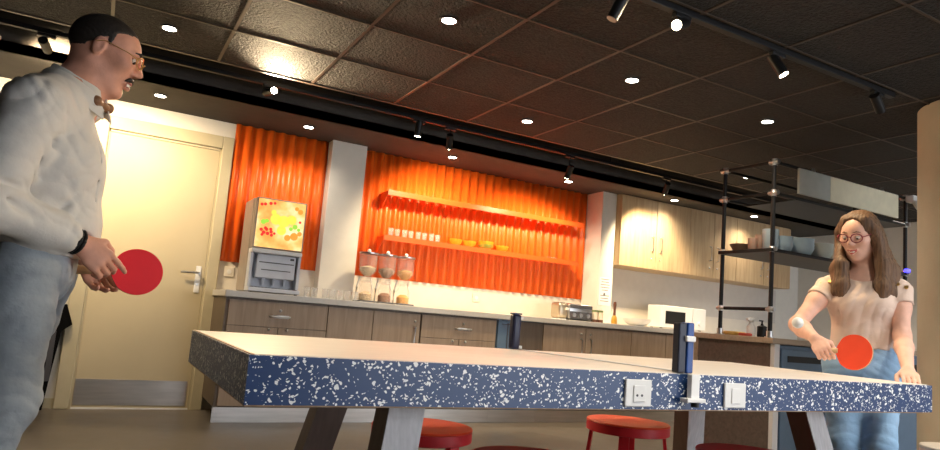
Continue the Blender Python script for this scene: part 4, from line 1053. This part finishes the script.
def paddle(c, axis, normal, rub, label, R=.076, RL=.079):
    c = Vector(c); a = Vector(axis).normalized(); n = Vector(normal); n = (n-n.dot(a)*a).normalized(); w = n.cross(a)
    r = empty('table_tennis_paddle', c, label, 'paddle')
    def outline(s, zoff, th, nm, m, par):
        pts = []
        for t in np.linspace(0, 2*PI, 49)[:-1]:
            u = math.cos(t)*RL*s; v = math.sin(t)*R*s
            if u < -.055*s: v *= 1.0-.35*((-u/s-.055)/.024)**1
            pts.append(c+a*u+w*v+n*zoff)
        return MB(c).poly(pts, n*th).build(nm, m, par)
    outline(1, -.003, .006, 'blade', M['ply'], r)
    outline(.995, .0032, .002, 'rubber', rub, r)
    outline(.995, -.0052, .002, 'rubber', mat('black_rubber', (.02, .02, .02), .6), r)
    h_ = MB(c); p0 = c-a*.068; p1 = c-a*.168
    for A_, B_, r1 in ((p0, p1, .013),):
        vs = []
        for p, ww in ((p0, .012), (p0-a*.03, .0115), (p1+a*.02, .0125), (p1, .0155)):
            vs.append([h_.bm.verts.new(p+w*ww*math.cos(t)+n*.0105*math.sin(t)) for t in np.linspace(0, 2*PI, 17)[:-1]])
        for P_, Q_ in zip(vs, vs[1:]):
            for i in range(16): j = (i+1) % 16; h_.bm.faces.new((P_[i], P_[j], Q_[j], Q_[i]))
        h_.bm.faces.new(vs[0]); h_.bm.faces.new(list(reversed(vs[-1])))
    h_.build('handle', M['ply'], r, smooth=True)
    return r
paddle((.098, 2.27, .923), (1, .12, .06), (.05, -1, .12), M['rubber_red'], 'red table tennis paddle in the man\'s hand', .07, .072)

# ------------------------------------------------------------------ woman
wo = (3.22, 1.94, 0)
wom = empty('person', wo, 'woman with long brown hair, beige top and blue jeans at right', 'person')
FW = unit((-.856, -.516, 0)); SL = V3(.516, -.856, 0); UZ = V3(0, 0, 1)   # facing, her left, up
def wp(base, f, l, z): return np.array([base[0], base[1], 0])+FW*f+SL*l+UZ*z
C0 = V3(3.222, 1.935, 0)
hd = unit(FW*math.cos(.42)-SL*math.sin(.42)); hd = unit(hd*math.cos(.30)-UZ*math.sin(.30))
HW = Head(wp(C0, .045, -.02, 1.418), hd, SL+FW*math.tan(.42)*1.0-UZ*.04, .93)
sR, eR, wR = wp(C0, .02, -.148, 1.165), V3(2.925, 2.07, .965), V3(2.775, 1.878, .903)
sL, eL, wL = wp(C0, .01, .148, 1.165), V3(3.232, 1.758, .945), V3(3.04, 1.63, .80)
B = SDF(); head_prims(B, HW, True)
B.cone(HW(-.03, 0, -.05), wp(C0, 0, 0, 1.22), .046, .05, .03)
B.cone(wp(C0, 0, 0, 1.23), wp(C0, 0, 0, 1.15), .058, .075, .03)
B.ecap(wp(C0, 0, 0, 1.15), wp(C0, 0, 0, .98), SL, (.12, .085), (.105, .08), .04)
B.ecap(wp(C0, 0, 0, .98), wp(C0, 0, 0, .82), SL, (.105, .08), (.135, .095), .04)
B.cone(sR, wp(C0, 0, -.03, 1.215), .038, .038, .04).cone(sL, wp(C0, 0, .03, 1.215), .038, .038, .04)
B.chain([sR, sR+(eR-sR)*.4, eR], [.04, .041, .034], .03); B.chain([eR, eR+(wR-eR)*.35, wR], [.037, .037, .023], .02)
B.chain([sL, sL+(eL-sL)*.4, eL], [.04, .04, .033], .03); B.chain([eL, eL+(wL-eL)*.35, wL], [.037, .036, .023], .02)
wh = [(wp(C0, 0, g*.078, .82), wp(C0, .04, g*.075, .45), wp(C0, -.03, g*.08, .085)) for g in (-1, 1)]
for a, b, c in wh:
    B.chain([a, b], [.07, .046], .03); B.chain([b, c], [.046, .03], .02); B.cone(c, c+FW*.12-UZ*.045, .03, .024, .02)
hand_prims(B, wR, (-.25, -.6, -.55), (-.8, -.45, .3), [(.5, .9, .6), (.8, 1.1, .7), (.85, 1.15, .7), (.9, 1.15, .7)], .9, 0, (.8, 1))
hand_prims(B, wL, (-.62, -.45, -.3), (-.2, -.1, 1), [(.15, .15, .1)]*4, .88, .3, (.2, -1))
sdf_obj('body', B, .0042, [M['skinw'], M['lip'], M['teeth']], wom, wo, matfn=lipf(HW, 9e-3, .023))
eyes(HW, wom, wo, .93, (-.002, -.005), M['skinw'], -.12)
glasses(HW, wom, wo, .93, M['rosy'], M['lensclear'], .026, .022, .0027)
eb = SDF()
for g in (-1, 1): eb.chain([HW(.094, g*.013, .026), HW(.093, g*.03, .031), HW(.08, g*.045, .026)], [.002, .0028, .0015], .003)
sdf_obj('eyebrows', eb, .0018, M['hairw'], wom, wo)
# hair
Hh = SDF(); Hh.ell(HW(-.02, 0, .03), V3(.108, .09, .1)*.93, HW.R, .02)
for g in (-1, 1):
    Hh.chain([HW(.02, g*.045, .075), HW(.015, g*.086, .02), HW(.0, g*.092, -.04)], [.03, .022, .024], .02)
    if g < 0:
        p = [HW(.0, -.088, -.03), wp(C0, .085, -.092, 1.27), wp(C0, .10, -.088, 1.17), wp(C0, .105, -.08, 1.09)]
        Hh.chain(p, [.026, .032, .033, .02], .02); Hh.chain([HW(-.04, -.075, -.03), wp(C0, .03, -.105, 1.25), wp(C0, .075, -.118, 1.13)], [.03, .034, .022], .03)
    else:
        p = [HW(.0, .088, -.03), wp(C0, .075, .08, 1.27), wp(C0, .095, .08, 1.17), wp(C0, .105, .07, 1.085)]
        Hh.chain(p, [.026, .034, .036, .024], .02); Hh.chain([HW(-.04, .075, -.03), wp(C0, .02, .112, 1.25), wp(C0, .06, .125, 1.12)], [.03, .036, .026], .03)
Hh.ecap(HW(-.055, 0, 0), wp(C0, -.07, 0, 1.12), SL, (.085, .05), (.09, .025), .03)
Hh.ell(HW(.088, 0, -.008), V3(.062, .064, .118)*.93, HW.R, .01, -1)
Hh.cone(HW(.02, 0, -.08), wp(C0, .06, 0, 1.2), .05, .045, .02, -1)
Hh.cone(HW(.09, 0, .12), HW(-.06, 0, .14), .004, .004, .01, -1)
def strand(P):
    L = (P-C0); l = L@SL; f_ = L@FW
    return .0009*np.sin(l*420+np.sin(P[:, 2]*14)*2.2+np.sin(f_*60))+.0007*np.sin(f_*380+l*90+np.sin(P[:, 2]*19)*1.5)
sdf_obj('hair', Hh, .0038, M['hairw'], wom, wo, disp=strand)
# blouse
T = SDF()
T.ecap(wp(C0, .0, 0, 1.165), wp(C0, .01, 0, 1.09), SL, (.14, .09), (.142, .11), .04)
T.ecap(wp(C0, .01, 0, 1.09), wp(C0, 0, 0, .98), SL, (.142, .11), (.122, .1), .04)
T.ecap(wp(C0, 0, 0, .98), wp(C0, 0, 0, .865), SL, (.122, .1), (.146, .118), .03)
for g in (-1, 1): T.ell(wp(C0, .075, g*.06, 1.085), (.055, .055, .055), None, .04)
for g, a, b in ((-1, sR, eR), (1, sL, eL)):
    T.cone(a, wp(C0, 0, g*.05, 1.205), .05, .035, .04); T.ecap(a, a+(b-a)*.32, FW, (.05, .05), (.055, .055), .02, 1, flat=True)
T.ell(wp(C0, .05, 0, 1.235), (.07, .07, .05), None, .012, -1)
T.ecap(wp(C0, 0, 0, .878), wp(C0, 0, 0, .80), SL, (.3, .3), (.3, .3), .001, -1, flat=True)
T.chain([wp(C0, .1, -.09, 1.06), wp(C0, .085, -.1, .98)], [.004, .004], .02, -1)
sdf_obj('blouse', T, .0045, M['beige'], wom, wo, disp=lambda P: folds(P, .0024, [((.6, -.9, .5), 50, .5), ((-.3, .5, 1), 42, 2.1), ((.5, -.8, -.4), 66, 3.9)]))
bl = bpy.data.objects['blouse']
for g, a in ((-1, sR), (1, sL)):
    for k in range(3):
        p = a+SL*g*(-.045+.035*k)+FW*.052+UZ*(.03-.012*k); MB(wo).cyl(p, p+FW*.006+UZ*.004, .0085, seg=14).build('button', M['gold'], bl, smooth=True)
J = SDF()
J.ecap(wp(C0, 0, 0, .90), wp(C0, -.005, 0, .80), SL, (.13, .105), (.158, .12), .03)
for a, b, c in wh:
    J.chain([a, a+(b-a)*.4, b], [.088, .08, .064], .04); J.chain([b, c+UZ*.03], [.064, .05], .03)
sdf_obj('jeans', J, .005, M['jeansw'], wom, wo, disp=lambda P: folds(P, .0018, [((.2, .2, 1), 62, 1.2), ((.7, .1, 1), 80, 2.4)]))
for a, b, c in wh:
    W_ = SDF(); W_.cone(c-UZ*.01, c-FW*.01-UZ*.045, .04, .036, .02); W_.ecap(c-FW*.02-UZ*.05, c+FW*.13-UZ*.056, SL, (.036, .034), (.038, .026), .02)
    sdf_obj('shoe', W_, .005, M['shoew'], wom, wo, clip=lambda P: -(P[..., 2]-.002))
paddle((2.778, 1.702, .856), (.0, -1, .0), (-.9, -.1, .1), M['rubber_orange'], 'orange-red table tennis paddle in the woman\'s hand', .074, .078)
MB((2.2, 1.555, .945)).sph((2.2, 1.555, .945), .02, 28).build('table_tennis_ball', M['ball'], smooth=True, label='white table tennis ball in the air in front of the woman', cat='ball')

# ------------------------------------------------------------------ world, camera
w = bpy.data.worlds.new('world'); scn.world = w; w.use_nodes = True
w.node_tree.nodes['Background'].inputs[0].default_value = (.9, .94, 1, 1)
w.node_tree.nodes['Background'].inputs[1].default_value = 3.9
cd = bpy.data.cameras.new('camera'); cam = bpy.data.objects.new('camera', cd); COL.objects.link(cam)
yr, pitch, roll, fpx = math.radians(28.459), math.radians(6.767), math.radians(4.647), 672.99
Fh = Vector((math.sin(yr), math.cos(yr), 0)); R0 = Vector((math.cos(yr), -math.sin(yr), 0)); Z = Vector((0, 0, 1))
F = Fh*math.cos(pitch)+Z*math.sin(pitch); U = -Fh*math.sin(pitch)+Z*math.cos(pitch)
cx = R0*math.cos(roll)+U*math.sin(roll); cyv = -R0*math.sin(roll)+U*math.cos(roll)
mtx = Matrix((cx, cyv, -F)).transposed().to_4x4(); mtx.translation = Vector((0, 0, .86)); cam.matrix_world = mtx
cd.sensor_width = 36; cd.lens = fpx/940*36; cd.shift_y = 15/940; cd.clip_start = .05
scn.camera = cam
scn.view_settings.view_transform = 'Standard'; scn.view_settings.look = 'None'; scn.view_settings.gamma = 1; scn.view_settings.exposure = .55
